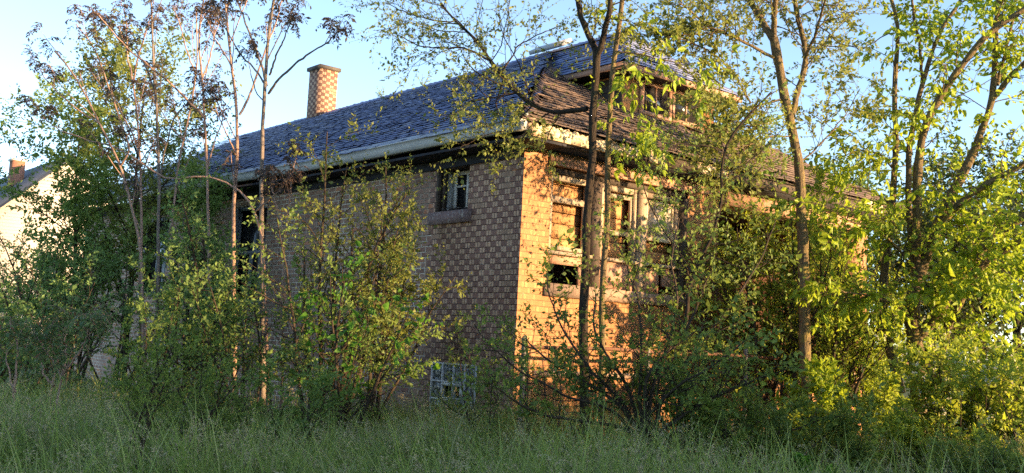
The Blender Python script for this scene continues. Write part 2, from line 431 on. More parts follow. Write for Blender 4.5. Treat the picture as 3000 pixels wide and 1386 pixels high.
def wall_panel(axis, const, thick, a0, a1, z0, z1, holes):
    """wall with rectangular openings: cells between cuts, each cell a box; inner faces give the reveals"""
    mb = MB()
    ac = sorted({a0, a1, *[h[0] for h in holes], *[h[1] for h in holes]}); zc = sorted({z0, z1, *[h[2] for h in holes], *[h[3] for h in holes]})
    V = {}
    def vid(i, j, k):
        if (i, j, k) not in V:
            c = const + (thick if k else 0)
            V[(i, j, k)] = (len(V), ((c, ac[i], zc[j]) if axis == 'x' else (ac[i], c, zc[j])))
        return V[(i, j, k)][0]
    def solid(i, j):
        if i < 0 or j < 0 or i >= len(ac)-1 or j >= len(zc)-1: return False
        am = (ac[i]+ac[i+1])/2; zm = (zc[j]+zc[j+1])/2
        return not any(h[0] < am < h[1] and h[2] < zm < h[3] for h in holes)
    qs = []
    for i in range(len(ac)-1):
        for j in range(len(zc)-1):
            if not solid(i, j): continue
            for k in (0, 1): qs.append([vid(i, j, k), vid(i+1, j, k), vid(i+1, j+1, k), vid(i, j+1, k)])
            if not solid(i-1, j): qs.append([vid(i, j, 0), vid(i, j, 1), vid(i, j+1, 1), vid(i, j+1, 0)])
            if not solid(i+1, j): qs.append([vid(i+1, j, 0), vid(i+1, j, 1), vid(i+1, j+1, 1), vid(i+1, j+1, 0)])
            if not solid(i, j-1): qs.append([vid(i, j, 0), vid(i, j, 1), vid(i+1, j, 1), vid(i+1, j, 0)])
            if not solid(i, j+1): qs.append([vid(i, j+1, 0), vid(i, j+1, 1), vid(i+1, j+1, 1), vid(i+1, j+1, 0)])
    vs = [p for _, p in sorted(V.values())]
    return mb.add(vs, qs)

SW = (1.05, 1.74, 2.86, 3.535)            # small side window
BW = (.70, 1.61, .27, .94)                # glass block basement window
TW = [(6.55, 7.75, 1.75, 3.38), (10.75, 11.95, 1.9, 3.42)]
side = wall_panel('x', 0., .28, 0., LEN, -.3, 3.57, [SW, BW] + TW)
side.build('side_wall', M['side'], house)
# narrow strip of wall that follows the rising eave at the back
st = MB(); st.add([(0.001, 4.5, 3.571), (0.001, LEN, 3.571), (.001, LEN, 3.571 + float(lift(LEN))), (.27, 4.5, 3.571), (.27, LEN, 3.571), (.27, LEN, 3.571+float(lift(LEN)))], [(0, 1, 4, 3), (1, 2, 5, 4), (0, 2, 5, 3)], [(0, 1, 2), (3, 4, 5)])
st.build('wall_head', M['side'], house)
FWH = (.46, 3.02, 1.99, 3.44)
front = wall_panel('y', 0., .28, .281, 3.70, -.3, 3.60, [FWH])
front.add([(0.0, -.003, -.3), (.282, -.003, -.3), (.282, -.003, 3.6), (0., -.003, 3.6), (0., .0, -.3), (.282, .0, -.3), (.282, .0, 3.6), (0, 0, 3.6)], [(0, 1, 2, 3), (0, 4, 7, 3), (1, 5, 6, 2), (3, 2, 6, 7)])
front.build('front_wall', M['front'], house)
ow = MB()
ow.box(W-.28, W, .28, LEN-.28, -.3, 3.6)                # right wall
ow.box(3.42, 3.70, .281, 2.4, -.3, 3.6)                # porch return wall
ow.build('hidden_wall', M['brick2'], house)
rw = MB()                                                # rear gable wall
rw.prism([(.28, LEN-.28, -.3), (W-.28, LEN-.28, -.3), (W-.28, LEN-.28, 3.6), (CX, LEN-.28, RZ-.12), (.28, LEN-.28, 3.6)], (0, .27, 0)); rw.build('rear_gable', M['brick2'], house)
ins = MB(); ins.box(.9, 1.0, .6, LEN-.6, -.2, 3.55); ins.box(.5, 3.3, .9, 1.0, -.2, 3.55); ins.box(.3, W-.3, .3, LEN-.3, 3.555, 3.6)
ins.build('interior_partition', M['inner'], house)

# porch on the right of the front
po = thing  # (parts below hang on the house)
pm = MB(); pm.box(3.70, W, -.02, .2, -.3, .95); pm.box(7.12, W, -.03, .4, .95, 3.42)
pm.build('porch_wall', M['front'], house)
pb = MB(); pb.box(3.72, W, -.05, .22, 3.36, 3.60); pb.build('porch_beam', M['brownpaint'], house)
pcl = MB(); pcl.box(3.70, W-.02, .23, 2.39, 3.50, 3.54); pcl.build('porch_ceiling', M['darkwood'], house)
pc = MB(); pc.box(3.70, W, -.06, .26, .95, 1.03); pc.build('porch_coping', M['stone'], house)
pf = MB(); pf.box(3.70, W-.28, .2, 2.4, .5, .58); pf.build('porch_floor', M['concrete'], house)
pw = MB(); pw.box(3.70, W-.28, 2.4, 2.68, -.3, 3.55); pw.build('porch_back_wall', M['darkwood_v'], house)  # dark finish stands in for the deep shade inside the porch
dr = MB(); dr.box(5.2, 6.1, 2.35, 2.39, .58, 2.65); dr.build('porch_door', M['darkwood_v'], house)

# eaves
sf = MB(); yy = np.r_[-OV+.02, 4.5, LEN+.2]
for a, b in zip(yy[:-1], yy[1:]):
    za, zb = 3.585+float(lift(a)), 3.585+float(lift(b))
    sf.add([(-.38, a, za), (0.29, a, za), (.29, b, zb), (-.38, b, zb), (-.38, a, za+.03), (.29, a, za+.03), (.29, b, zb+.03), (-.38, b, zb+.03)],
           [(0, 1, 2, 3), (4, 5, 6, 7), (0, 1, 5, 4), (2, 3, 7, 6), (3, 0, 4, 7)])
sf.box(.30, W+OV-.03, -OV+.06, .28, 3.602, 3.63)
sf.build('soffit', M['soffit'], house)
fr = MB(); fr.add([(-.03, 0.02, 3.47), (-.03, 4.5, 3.47), (-.03, LEN, 3.47+float(lift(LEN))), (-.03, 0.02, 3.583), (-.03, 4.5, 3.583), (-.03, LEN, 3.583+float(lift(LEN))),
                   (-.002, 0.02, 3.47), (-.002, 4.5, 3.47), (-.002, LEN, 3.47+float(lift(LEN)))], [(0, 1, 4, 3), (1, 2, 5, 4), (0, 1, 7, 6), (1, 2, 8, 7)])
fr.build('frieze_board', M['soffit'], house)
ff = MB(); ff.box(.40, 3.70, -.035, -.004, 3.455, 3.598)
ff.box(.40, 3.06, -.075, -.004, 3.425, 3.453)
ff.build('front_frieze', M['brownpaint'], house)

# K-style gutter along the side
prof = [(-.36, .135), (-.375, .0), (-.45, .0), (-.455, .045), (-.475, .075), (-.475, .118), (-.485, .118), (-.485, .135), (-.47, .135), (-.462, .125)]
gu = MB(); ygs = np.r_[-OV-.02, 0, 1.2, 2.5, 4.5, 7, 9.5, 12, 14, LEN+.25]; rg0 = np.random.default_rng(5)
pts = []
for y in ygs:
    dz = 3.665 + float(lift(y)) + rg0.normal(0, .004); dx = rg0.normal(0, .004)
    pts.append([(x+dx, y, z+dz) for x, z in prof])
pts = np.array(pts); m, k, _ = pts.shape; ix = np.arange(m*k).reshape(m, k)
gu.add(pts.reshape(-1, 3), np.stack([ix[:-1, :-1], ix[1:, :-1], ix[1:, 1:], ix[:-1, 1:]], -1).reshape(-1, 4))
b0 = 0
gu.T.append(np.array([[0, i, i+1] for i in range(1, k-1)]))
gu.build('gutter', M['gutter'], house)

# crumbling painted cornice on the front: board pieces with a ragged top
rg0 = np.random.default_rng(11)
x = -.30; xe = W+OV-.05
while x < xe:
    wd = rg0.uniform(.18, .55); x2 = min(x+wd, xe)
    if rg0.random() > (.05 if x < .9 else .42 if x < 3.6 else .8):
        cb = MB()
        npt = 7; tops = [(x + (x2-x)*i/npt, 3.80 + rg0.uniform(-.06, .0)) for i in range(npt+1)]
        lean = rg0.uniform(-.01, .012)
        poly = [(x+.004, -OV+.03+lean, 3.625)] + [(x2-.004, -OV+.03+lean, 3.625+rg0.uniform(-.006, .006))] + [(a, -OV+.03-lean, b) for a, b in reversed(tops)]
        cb.prism(poly, (0, -.028, 0)); cb.build('cornice_board', M['cream'], house)
    x = x2
cu = MB(); cu.box(-.36, W+OV-.05, -OV+.031, -OV+.055, 3.615, 3.79); cu.build('cornice_backing', M['darkwood'], house)
en = MB(); en.prism([(-.40, -OV-.015, 3.66), (-.22, -OV-.015, 3.64), (-.25, -OV-.015, 3.83), (-.42, -OV-.015, 3.80)], (0, .04, 0)); en.build('cornice_end', M['stone'], house)

# shingled roof planes: every shingle a thin curled slab
def shingles(mb, org, ud, vd, ulen, vlen, inside, course=.135, tab=.30, rgs=None, curl=.018, dz=None):
    ud = np.array(ud, float); vd = np.array(vd, float); nd = np.cross(ud, vd); nd = nd/np.linalg.norm(nd)
    if nd[2] < 0: nd = -nd
    org = np.array(org, float)
    nc = int(vlen/course)
    for j in range(nc):
        v0 = j*course; off = rgs.uniform(0, tab); nu = int(ulen/tab)+2
        wav = rgs.normal(0, .022, nu+1); wav = np.convolve(wav, [.3, .4, .3], 'same')
        for i in range(nu):
            u0 = i*tab-off; u1 = u0+tab-.003
            if not inside((u0+u1)/2, v0+course*.5): continue
            if rgs.random() < .003: continue
            hb = .020+abs(rgs.normal(0, curl*.22)); c0 = hb+abs(rgs.normal(0, curl*.35)); c1 = hb+abs(rgs.normal(0, curl*.35))
            va = v0-.01+wav[i]; vb = v0-.01+wav[i+1]+rgs.normal(0, .004); vt = v0+course+.02
            um = (u0+u1)/2; vm = (va+vb)/2+rgs.normal(0, .006)
            def P(u, v, h):
                q = org+ud*u+vd*v+nd*h
                if dz is not None: q = q+np.array([0, 0, dz(u, v)])
                return q
            V = [P(u0, va, c0), P(um, vm, hb), P(u1, vb, c1), P(u1, vt, .004), P(um, vt, .004), P(u0, vt, .004),
                 P(u0, va, c0-.009), P(um, vm, hb-.009), P(u1, vb, c1-.009)]
            mb.add(V, [(0, 1, 4, 5), (1, 2, 3, 4), (6, 7, 1, 0), (7, 8, 2, 1)])
def caps(mb, a, b, rgs, step=.16, w_=.13):
    a = np.array(a, float); b = np.array(b, float); L = np.linalg.norm(b-a); d = (b-a)/L; s = nrm(np.cross(d, [0, 0, 1.])); up = np.cross(s, d)
    for i in range(int(L/step)):
        p = a+d*i*step; h = .03+abs(rgs.normal(0, .008)); q = p+d*(step+.03)
        mb.add([p-s*w_-up*(w_*.5), p+up*h, p+s*w_-up*(w_*.5), q-s*w_-up*(w_*.5-.0), q+up*.015, q+s*w_-up*(w_*.5)], [(0, 1, 4, 3), (1, 2, 5, 4)])
cs = 1/math.sqrt(1+TAN*TAN); sn = TAN*cs; VL_ = (CX+OV)/cs
rgr = np.random.default_rng(3)
roof = MB()   # the deck under the shingles
RE = LEN+.3
fy = -OV
ridge0 = (CX, fy+CX+OV, RZ); ridge1 = (CX, RE, RZ)
le = float(lift(RE))
roof.add([(-OV, fy, EZ), (-OV, 4.5, EZ), (-OV, RE, EZ+le), ridge1, (CX, 4.5, RZ), ridge0], None, [(0, 1, 5), (1, 4, 5), (1, 2, 4), (2, 3, 4)])
roof.add([(W+OV, fy, EZ), (W+OV, RE, EZ), ridge1, ridge0], [(0, 1, 2, 3)])
roof.add([(-OV, fy, EZ), (W+OV, fy, EZ), ridge0], None, [(0, 1, 2)])
roof.V = [v-np.array([0, 0, .05]) for v in roof.V]
rf = roof.build('roof', M['deck'], house)
sh = MB()
shingles(sh, (-OV-.03, fy, EZ-.018), (0, 1, 0), (cs, 0, sn), RE-fy, VL_+.04, lambda u, v: u > v*cs-.05, rgs=rgr, dz=lambda u, v: float(lift(u+fy))*(1-v/VL_))
caps(sh, ridge1, (CX, 2.0, RZ+.01), rgr); 
sh.build('side_shingles', M['shingle'], rf)
sh = MB()
shingles(sh, (-OV, fy-.03, EZ-.018), (1, 0, 0), (0, cs, sn), W+2*OV, VL_+.04, lambda u, v: v*cs-.05 < u < W+2*OV-v*cs+.05 and not (2.80+OV < u < 4.96+OV and v*cs > 1.60), rgs=rgr, curl=.016)
caps(sh, (-OV, fy, EZ+.01), (2.45, 2.45-OV+OV, EZ+.01+(2.45+OV)*TAN), rgr); caps(sh, (W+OV, fy, EZ+.01), ridge0, rgr)
sh.build('front_shingles', M['shingle_b'], rf)
ap = MB()    # pale metal strip along the side eave, with bent seams
for i in range(8):
    a = -.42+i*2.06; b = a+2.05; a0, b0 = float(lift(a)), float(lift(b)); h = rgr.uniform(.03, .05)
    q = [(-.455, a, EZ+.004+a0), (-.455, b, EZ+.004+b0), (-.33, b, EZ+.062+h*.6+b0), (-.33, a, EZ+.062+h*.6+a0)]
    q2 = [(x, y, z-.03) for x, y, z in q]; q2[0] = (-.46, a, EZ-.02+a0); q2[1] = (-.46, b, EZ-.02+b0)
    if b < LEN+.4: ap.add(q+q2, [(0, 1, 2, 3), (0, 1, 5, 4), (0, 4, 7, 3), (1, 5, 6, 2)])
ap.build('eave_flashing', M['apron'], rf)
vt = MB(); c0 = at_d(1622, 160, 1); 
_k = (np.array([3.72, 3.70, RZ]) - CAM)
vt.obox((3.66, 3.72, RZ+.05), (0, 1, 0), nrm(np.array([cs, 0, sn])), nrm(np.array([-sn, 0, cs])), .42, .13, .035); vt.build('ridge_vent', M['apron'], rf)

# chimney
cx0, cx1, cy0, cy1, ct = 3.55, 4.01, 11.5, 12.02, 7.33
cm = MB(); cm.box(cx0, cx1, cy0, cy1, 5.6, ct)
ch = cm.build('chimney', M['chim'], house)
cc = MB(); cc.box(cx0-.05, cx1+.05, cy0-.05, cy1+.05, ct+.002, ct+.085); cc.box(cx0+.12, cx1-.12, cy0+.12, cy1-.12, ct+.086, ct+.13); cc.build('chimney_cap', M['concrete'], ch)
cfl = MB(); cfl.box(cx0-.015, cx1+.015, cy0-.015, cy1+.015, 5.6, 6.20); cfl.build('chimney_flashing', M['deck'], ch)

# front dormer with hip roof
dx0, dx1, dy = 2.80, 4.92, 1.12
DE = 5.34; dov = .30; dcx = (dx0+dx1)/2; dry = dy-dov+(dcx-dx0+dov); DR = RZ+.02
dt = (DR-DE)/(dcx-dx0+dov)
dm = MB()
dzb = EZ+(dy+OV)*TAN-.1
dm.add([(dx0, dy, dzb), (dx1, dy, dzb), (dx1, dy, DE), (dx0, dy, DE), (dx0, 2.4, DE), (dx1, 2.4, DE), (dx0, 2.4, dzb), (dx1, 2.4, dzb)], [(0, 1, 2, 3), (0, 3, 4, 6), (1, 2, 5, 7)])
dorm = dm.build('dormer', M['board'], house)
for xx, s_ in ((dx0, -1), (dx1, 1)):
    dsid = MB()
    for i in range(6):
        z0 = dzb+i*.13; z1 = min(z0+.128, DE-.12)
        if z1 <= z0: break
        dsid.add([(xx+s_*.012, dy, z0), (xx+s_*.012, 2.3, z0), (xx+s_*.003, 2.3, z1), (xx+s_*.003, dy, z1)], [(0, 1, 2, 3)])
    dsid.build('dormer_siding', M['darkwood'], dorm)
dd = MB(); e0x, e1x, e0y = dx0-dov, dx1+dov, dy-dov
dd.add([(e0x, e0y, DE), (e1x, e0y, DE), (dcx, dry, DR), (e0x, 2.35, DE), (e1x, 2.35, DE), (dcx, 3.9, DR)], [(0, 2, 5, 3), (1, 4, 5, 2)], [(0, 1, 2)])
dd.add([(e0x, e0y, DE-.09), (e1x, e0y, DE-.09), (e1x, 2.35, DE-.09), (e0x, 2.35, DE-.09), (e0x, e0y, DE-.002), (e1x, e0y, DE-.002), (e1x, 2.35, DE-.002), (e0x, 2.35, DE-.002)], [(0, 1, 2, 3), (0, 1, 5, 4), (1, 2, 6, 5), (3, 0, 4, 7)])
dd.build('dormer_roof', M['deck'], dorm)
ds = MB(); dcs = 1/math.sqrt(1+dt*dt); dsn = dt*dcs; dvl = (dcx-e0x)/dcs; wdt = e1x-e0x
shingles(ds, (e0x-.02, e0y, DE-.01), (0, 1, 0), (dcs, 0, dsn), 3.2, dvl+.03, lambda u, v: v*dcs-.05 < u < 1.62+v*dcs, rgs=rgr)
shingles(ds, (e0x, e0y-.02, DE-.01), (1, 0, 0), (0, dcs, dsn), wdt, dvl+.03, lambda u, v: v*dcs-.05 < u < wdt-v*dcs+.05, rgs=rgr)
shingles(ds, (e1x+.02, e0y, DE-.01), (0, 1, 0), (-dcs, 0, dsn), 3.2, dvl+.03, lambda u, v: v*dcs-.05 < u < 1.62+v*dcs, rgs=rgr)
caps(ds, (e0x, e0y, DE+.01), (dcx, dry, DR+.01), rgr); caps(ds, (e1x, e0y, DE+.01), (dcx, dry, DR+.01), rgr)
ds.build('dormer_shingles', M['shingle'], dorm)
df = MB(); df.box(e0x-.004, e1x+.004, e0y-.022, e0y-.001, DE-.10, DE-.012); df.box(e0x-.022, e0x-.001, e0y, 2.1, DE-.10, DE-.012); df.build('dormer_fascia', M['brownpaint'], dorm)
for i, (a, b) in enumerate(((3.22, 3.80), (3.92, 4.50))):
    fm = MB(); z0, z1 = dzb+.16, DE-.15
    fm.box(a-.07, a, dy-.05, dy-.002, z0, z1); fm.box(b, b+.07, dy-.05, dy-.002, z0, z1); fm.box(a-.07, b+.07, dy-.055, dy-.003, z1+.001, z1+.06); fm.box(a-.07, b+.07, dy-.06, dy-.003, z0-.06, z0-.001)
    fm.box((a+b)/2-.012, (a+b)/2+.012, dy-.035, dy-.004, z0, z1)
    fm.build('dormer_window_frame', M['brownpaint'], dorm)
    gmn = MB(); gmn.box(a+.001, b-.001, dy-.02, dy-.006, z0+.001, z1-.001); gmn.build('dormer_window_pane', M['darkglass'], dorm)

# small side window
def part(name, mat, parent, *boxes):
    m_ = MB()
    for b in boxes: m_.box(*b)
    return m_.build(name, mat, parent)
y0, y1, z0, z1 = SW
wf = part('window', M['darkwood_v'], house, (-.012, .06, y1-.045, y1+.0, z0, z1), (.06, .12, y1-.07, y1-.001, z0, z1), (-.01, .2, y0+.001, y1-.046, z1-.055, z1-.001))
part('window_liner', M['inwhite'], wf, (.121, .265, y1-.052, y1-.002, z0, z1-.056))
sx = .235
part('sash', M['white'], wf, (sx, sx+.03, y0+.051, y0+.10, z0+.03, z1-.06), (sx, sx+.03, y1-.11, y1-.053, z0+.03, z1-.06), (sx, sx+.03, y0+.101, y1-.111, z1-.115, z1-.061), (sx, sx+.03, y0+.101, y1-.111, z0+.03, z0+.085),
     (sx+.004, sx+.026, (y0+y1)/2-.018, (y0+y1)/2+.018, z0+.086, z1-.116), (sx+.006, sx+.024, y0+.101, (y0+y1)/2-.019, z1-.27, z1-.245), (sx+.006, sx+.024, (y0+y1)/2+.019, y1-.111, z1-.28, z1-.255))
part('pane', M['darkglass'], wf, (sx+.031, sx+.036, y0+.06, y1-.06, z0+.04, z1-.07))
part('sill_block', M['sillstone'], wf, (-.055, .11, .965, 1.845, 2.735, 2.895))
rb = MB(); rgx = np.random.default_rng(8)
for _ in range(26):
    c_ = (rgx.uniform(-.02, .2), rgx.uniform(y0+.05, y1-.06), 2.905+rgx.uniform(0, .03)); a_ = nrm(rgx.normal(0, 1, 3)*[1, 1, .25]); b_ = nrm(np.cross(a_, [.1, .2, 1])); rb.obox(c_, a_, b_, np.cross(a_, b_), rgx.uniform(.02, .07), .012, .006)
rb.build('sill_rubble', M['concrete'], wf)

# glass block basement window
y0, y1, z0, z1 = BW; wv = (y1-y0)
bwf = MB(); cw = wv/4; rh = .225
for i in range(5): bwf.box(-.012, .07, y0+i*cw-.011, y0+i*cw+.011, z0, z1)
for zz in (z1-.012, z1-rh-.012, z1-2*rh-.012, z0+.002): bwf.box(-.011, .069, y0, y1, zz, zz+.022)
bw = bwf.build('basement_window', M['gutter'], house)
for i in range(4):
    for j in range(3):
        za = z1-(j+1)*rh+.012; zb = z1-j*rh-.014
        za = max(za, z0+.025)
        if j == 1 and i in (1, 2): continue
        g_ = MB(); ya, yb = y0+i*cw+.012, y0+(i+1)*cw-.012; nn = 6
        uu, vv = np.meshgrid(np.linspace(0, 1, nn), np.linspace(0, 1, nn), indexing='ij')
        bul = .018*np.minimum(1, 4*np.minimum(np.minimum(uu, 1-uu), np.minimum(vv, 1-vv)))
        ixx = np.arange(nn*nn).reshape(nn, nn)
        g_.add(np.stack([.012-bul, ya+(yb-ya)*uu, za+(zb-za)*vv], -1).reshape(-1, 3), np.stack([ixx[:-1, :-1], ixx[1:, :-1], ixx[1:, 1:], ixx[:-1, 1:]], -1).reshape(-1, 4))
        g_.build('glass_block', M['gblock'], bw, smooth=True)
ya, yb = y0+cw+.012, y0+3*cw-.012; za, zb = z1-2*rh+.012, z1-rh-.014
part('vent_frame', M['gutter'], bw, (-.03, .04, ya, yb, zb-.035, zb), (-.024, .04, ya, ya+.05, za, zb-.036), (-.02, .04, yb-.02, yb, za, zb-.036), (-.022, .04, ya+.051, yb-.021, za, za+.02))
part('vent_recess', M['inner'], bw, (.05, .06, ya, yb, za, zb))

# taller windows further back along the side wall
for (a, b, c, d) in TW:
    tw = part('window', M['dullframe'], house, (.03, .1, a+.001, a+.07, c, d), (.03, .1, b-.07, b-.001, c, d), (.03, .1, a+.071, b-.071, d-.07, d-.001), (.05, .1, a+.071, b-.071, (c+d)/2-.03, (c+d)/2+.03), (-.05, .1, a-.06, b+.06, c-.09, c-.001), (.04, .09, (a+b)/2-.03, (a+b)/2+.03, c, (c+d)/2-.031))
    part('pane', M['darkglass'], tw, (.102, .108, a+.01, b-.01, c+.01, d-.01))
    part('window_board', M['dullframe'], tw, (.06, .095, a+.08, a+.34, c+.02, (c+d)/2-.04))
    part('side_casing', M['dullframe'], tw, (-.02, .029, b-.09, b-.002, c, d-.02))

# front window group, boarded and half broken
x0, x1, z0, z1 = FWH
for (a, b, kind) in ((.47, 1.20, 0), (1.36, 2.06, 1), (2.20, 2.90, 2)):
    fw = part('window', M['pale'], house, (a, a+.06, .05, .14, z0+.4, z1-.1), (b-.06, b, .05, .14, z0+.4, z1-.1), (a+.061, b-.061, .06, .14, z1-.17, z1-.1),
              (a-.02, b+.02, .0, .15, z0+.36, z0+.399))
    sash = [(a+.061, a+.105, .08, .115, 2.72, 3.24), (b-.105, b-.061, .08, .115, 2.72, 3.24), (a+.106, b-.106, .08, .115, 2.70, 2.76), (a+.106, b-.106, .08, .115, 3.19, 3.24)]
    if kind == 0: sash = [(a+.061, a+.095, .08, .115, 2.41, 3.02), (b-.10, b-.065, .08, .115, 2.41, 3.02), (a+.0, b-.0, .07, .12, 3.0, 3.075), (a+.106, b-.106, .08, .115, 2.41, 2.46)]
    part('sash', M['cream'] if kind == 2 else M['pale'], fw, *sash)
    if kind == 2: part('pane', M['dustglass'], fw, (a+.106, b-.106, .095, .10, 2.761, 3.189))
    bd = MB(); zz = z0+.42; rgb = np.random.default_rng(20+kind)
    while zz < z1-.14:
        h = rgb.uniform(.13, .24)
        if rgb.random() > .06: bd.box(a+.03, b-.03, .17+rgb.uniform(0, .02), .20, zz, min(zz+h-.012, z1-.12))
        zz += h
    bd.build('boarding', M['board'], fw)
part('window_head', M['darkwood'], house, (x0+.001, x1-.001, .02, .2, z1-.095, z1-.002))
part('window_mullion', M['darkwood_v'], house, (1.215, 1.345, .0, .2, z0+.001, z1-.1))
part('window_mullion', M['pale'], house, (2.075, 2.185, -.01, .2, z0+.001, z1-.1))
part('corner_post', M['darkwood_v'], house, (2.93, x1-.001, -.012, .2, z0+.001, z1-.1))
ap_ = MB()
for (a, b, c, d) in ((x0+.01, 1.21, 2.235, 2.345), (1.05, 1.21, 2.0, 2.23), (1.35, 2.07, 1.995, 2.345), (2.19, 2.55, 1.995, 2.34), (2.62, 2.92, 2.1, 2.34)): ap_.box(a, b, .07, .10, c, d)
ap_.build('apron_board', M['brownpaint'], house)
part('front_sill', M['stone'], house, (x0-.04, x1+.04, -.06, .27, 1.83, 1.985))
part('water_table', M['stone'], house, (.0+.3, 3.7, -.03, -.004, .86, .93))

# ------------------------------------------------------------------ white house behind, and wires
wh = thing('white_house', 'white clapboard house with blue grey roof behind the brick bungalow', 'house', (5, 34, 0))
wx0, wx1, wy0, wy1 = .2, 7.3, 30., 41.
wc = (wx0+wx1)/2; wsl = .93; wez = 5.04+(wx0-1.49)*wsl+.02; wrz = wez+(wc-wx0)*wsl
m_ = MB(); m_.prism([(wx0, wy0, -.2), (wx1, wy0, -.2), (wx1, wy0, wez), (wc, wy0, wrz), (wx0, wy0, wez)], (0, wy1-wy0, 0)); m_.build('wall', M['siding'], wh)
m_ = MB()
for s_ in (-1, 1):
    ex = wc+s_*(wc-wx0+.35); ez = wez-.35*wsl
    m_.add([(ex, wy0-.25, ez+.03), (wc, wy0-.25, wrz+.03), (wc, wy1+.2, wrz+.03), (ex, wy1+.2, ez+.03), (ex, wy0-.25, ez+.15), (wc, wy0-.25, wrz+.17), (wc, wy1+.2, wrz+.17), (ex, wy1+.2, ez+.15)], [(0, 1, 2, 3), (4, 5, 6, 7), (0, 1, 5, 4), (2, 3, 7, 6), (3, 0, 4, 7)])
wr = m_.build('roof', M['roof2'], wh)
m_ = MB(); m_.box(2.5, 2.95, 33., 33.5, 5.4, 7.25); wch = m_.build('chimney', M['brick2'], wr)
m_ = MB(); m_.box(2.45, 3.0, 32.95, 33.55, 7.251, 7.33); m_.build('chimney_cap', M['white'], wch)
m_ = MB(); tubes(m_, np.array([[(2.25, 32.2, 5.0), (2.25, 32.2, 6.25)]]), np.array([[.05, .05]]), 8); m_.build('vent_pipe', M['post'], wr)
m_ = MB(); m_.box(2.9, 3.9, wy0-.05, wy0-.01, 2.2, 3.6); wwf = m_.build('window', M['white'], wh)
m_ = MB(); m_.box(2.98, 3.82, wy0-.06, wy0-.051, 2.28, 3.52); m_.build('pane', M['darkglass'], wwf)
for (pa, pb, lab) in (((-60, 322, 40), (560, 415, 55), 'uppermost thin overhead cable crossing the sky at far left'),
                      ((-60, 498, 40), (330, 520, 55), 'middle overhead cable just above the white house roof'),
                      ((-60, 508, 42), (330, 540, 57), 'lowest overhead cable touching the white house chimney from view')):
    a = at_d(*pa); b = at_d(*pb); a = a+(a-b)*.6; b = b+(b-a)*.3
    tt = np.linspace(0, 1, 14)[:, None]; p_ = a*(1-tt)+b*tt; p_[:, 2] -= (4*tt*(1-tt)*.25)[:, 0]
    m_ = MB(); tubes(m_, p_[None], np.full((1, 14), .012), 4); tag(m_.build('overhead_cable', M['cable'], base=p_[0]), lab.replace(' from view', ''), 'cable', 'overhead cables at far left')

# ------------------------------------------------------------------ chain link fence
fe = thing('chain_link_fence', 'rusty chain link fence overgrown along the sunlit front yard', 'fence', (3.8, -1, 0))
fx0, fx1, fyy, fz = -.73, 9.4, -1., 1.22
for x in (-.73, 1.2, 3.08, 5.0, 6.95, 8.9):
    m_ = MB(); tubes(m_, np.array([[(x, fyy, -.1), (x, fyy, .6), (x, fyy, fz+.06)]]), np.full((1, 3), .03), 10); tubes(m_, np.array([[(x, fyy, fz+.06), (x, fyy, fz+.085), (x, fyy, fz+.11)]]), np.array([[.036, .03, .006]]), 10)
    m_.build('fence_post', M['post'], fe, smooth=True)
m_ = MB(); xx = np.linspace(fx0, fx1, 30); p_ = np.stack([xx, np.full(30, fyy-.005), fz+.01*np.sin(xx*3)], 1); tubes(m_, p_[None], np.full((1, 30), .021), 8); m_.build('top_rail', M['rust'], fe, smooth=True)
m_ = MB(); sp_ = .062; hh = fz-.03; P1 = []; P2 = []
for k in range(int((fx1-fx0)/sp_)):
    x = fx0+k*sp_
    for s_, Lst in ((1, P1), (-1, P2)):
        n_ = int(hh/.036); zz = np.arange(n_+1)*.036; tri = np.abs(((zz/.036) % 2)-1)
        Lst.append(np.stack([x+s_*(tri-.5)*sp_, np.full(n_+1, fyy-.03+.004*s_*np.cos(zz*80)), zz+.03], 1))
m_ = MB(); A = np.array(P1); tubes(m_, A, np.full(A.shape[:2], .0019), 3); m_.build('wire_mesh', M['rust'], fe)

# ------------------------------------------------------------------ vegetation
def tree_obj(name, label, cat, base, tm, lm, bark, leafmat, group=None, tn='trunk', ln='crown', extra=None):
    e = thing(name, label, cat, (base[0], base[1], float(gz(base[0], base[1]))), group)
    tm.build(tn, bark, e, smooth=True)
    if lm is not None and lm.n: lm.build(ln, leafmat, e)
    if extra is not None: extra[0].build(extra[2], extra[1], e)
    return e

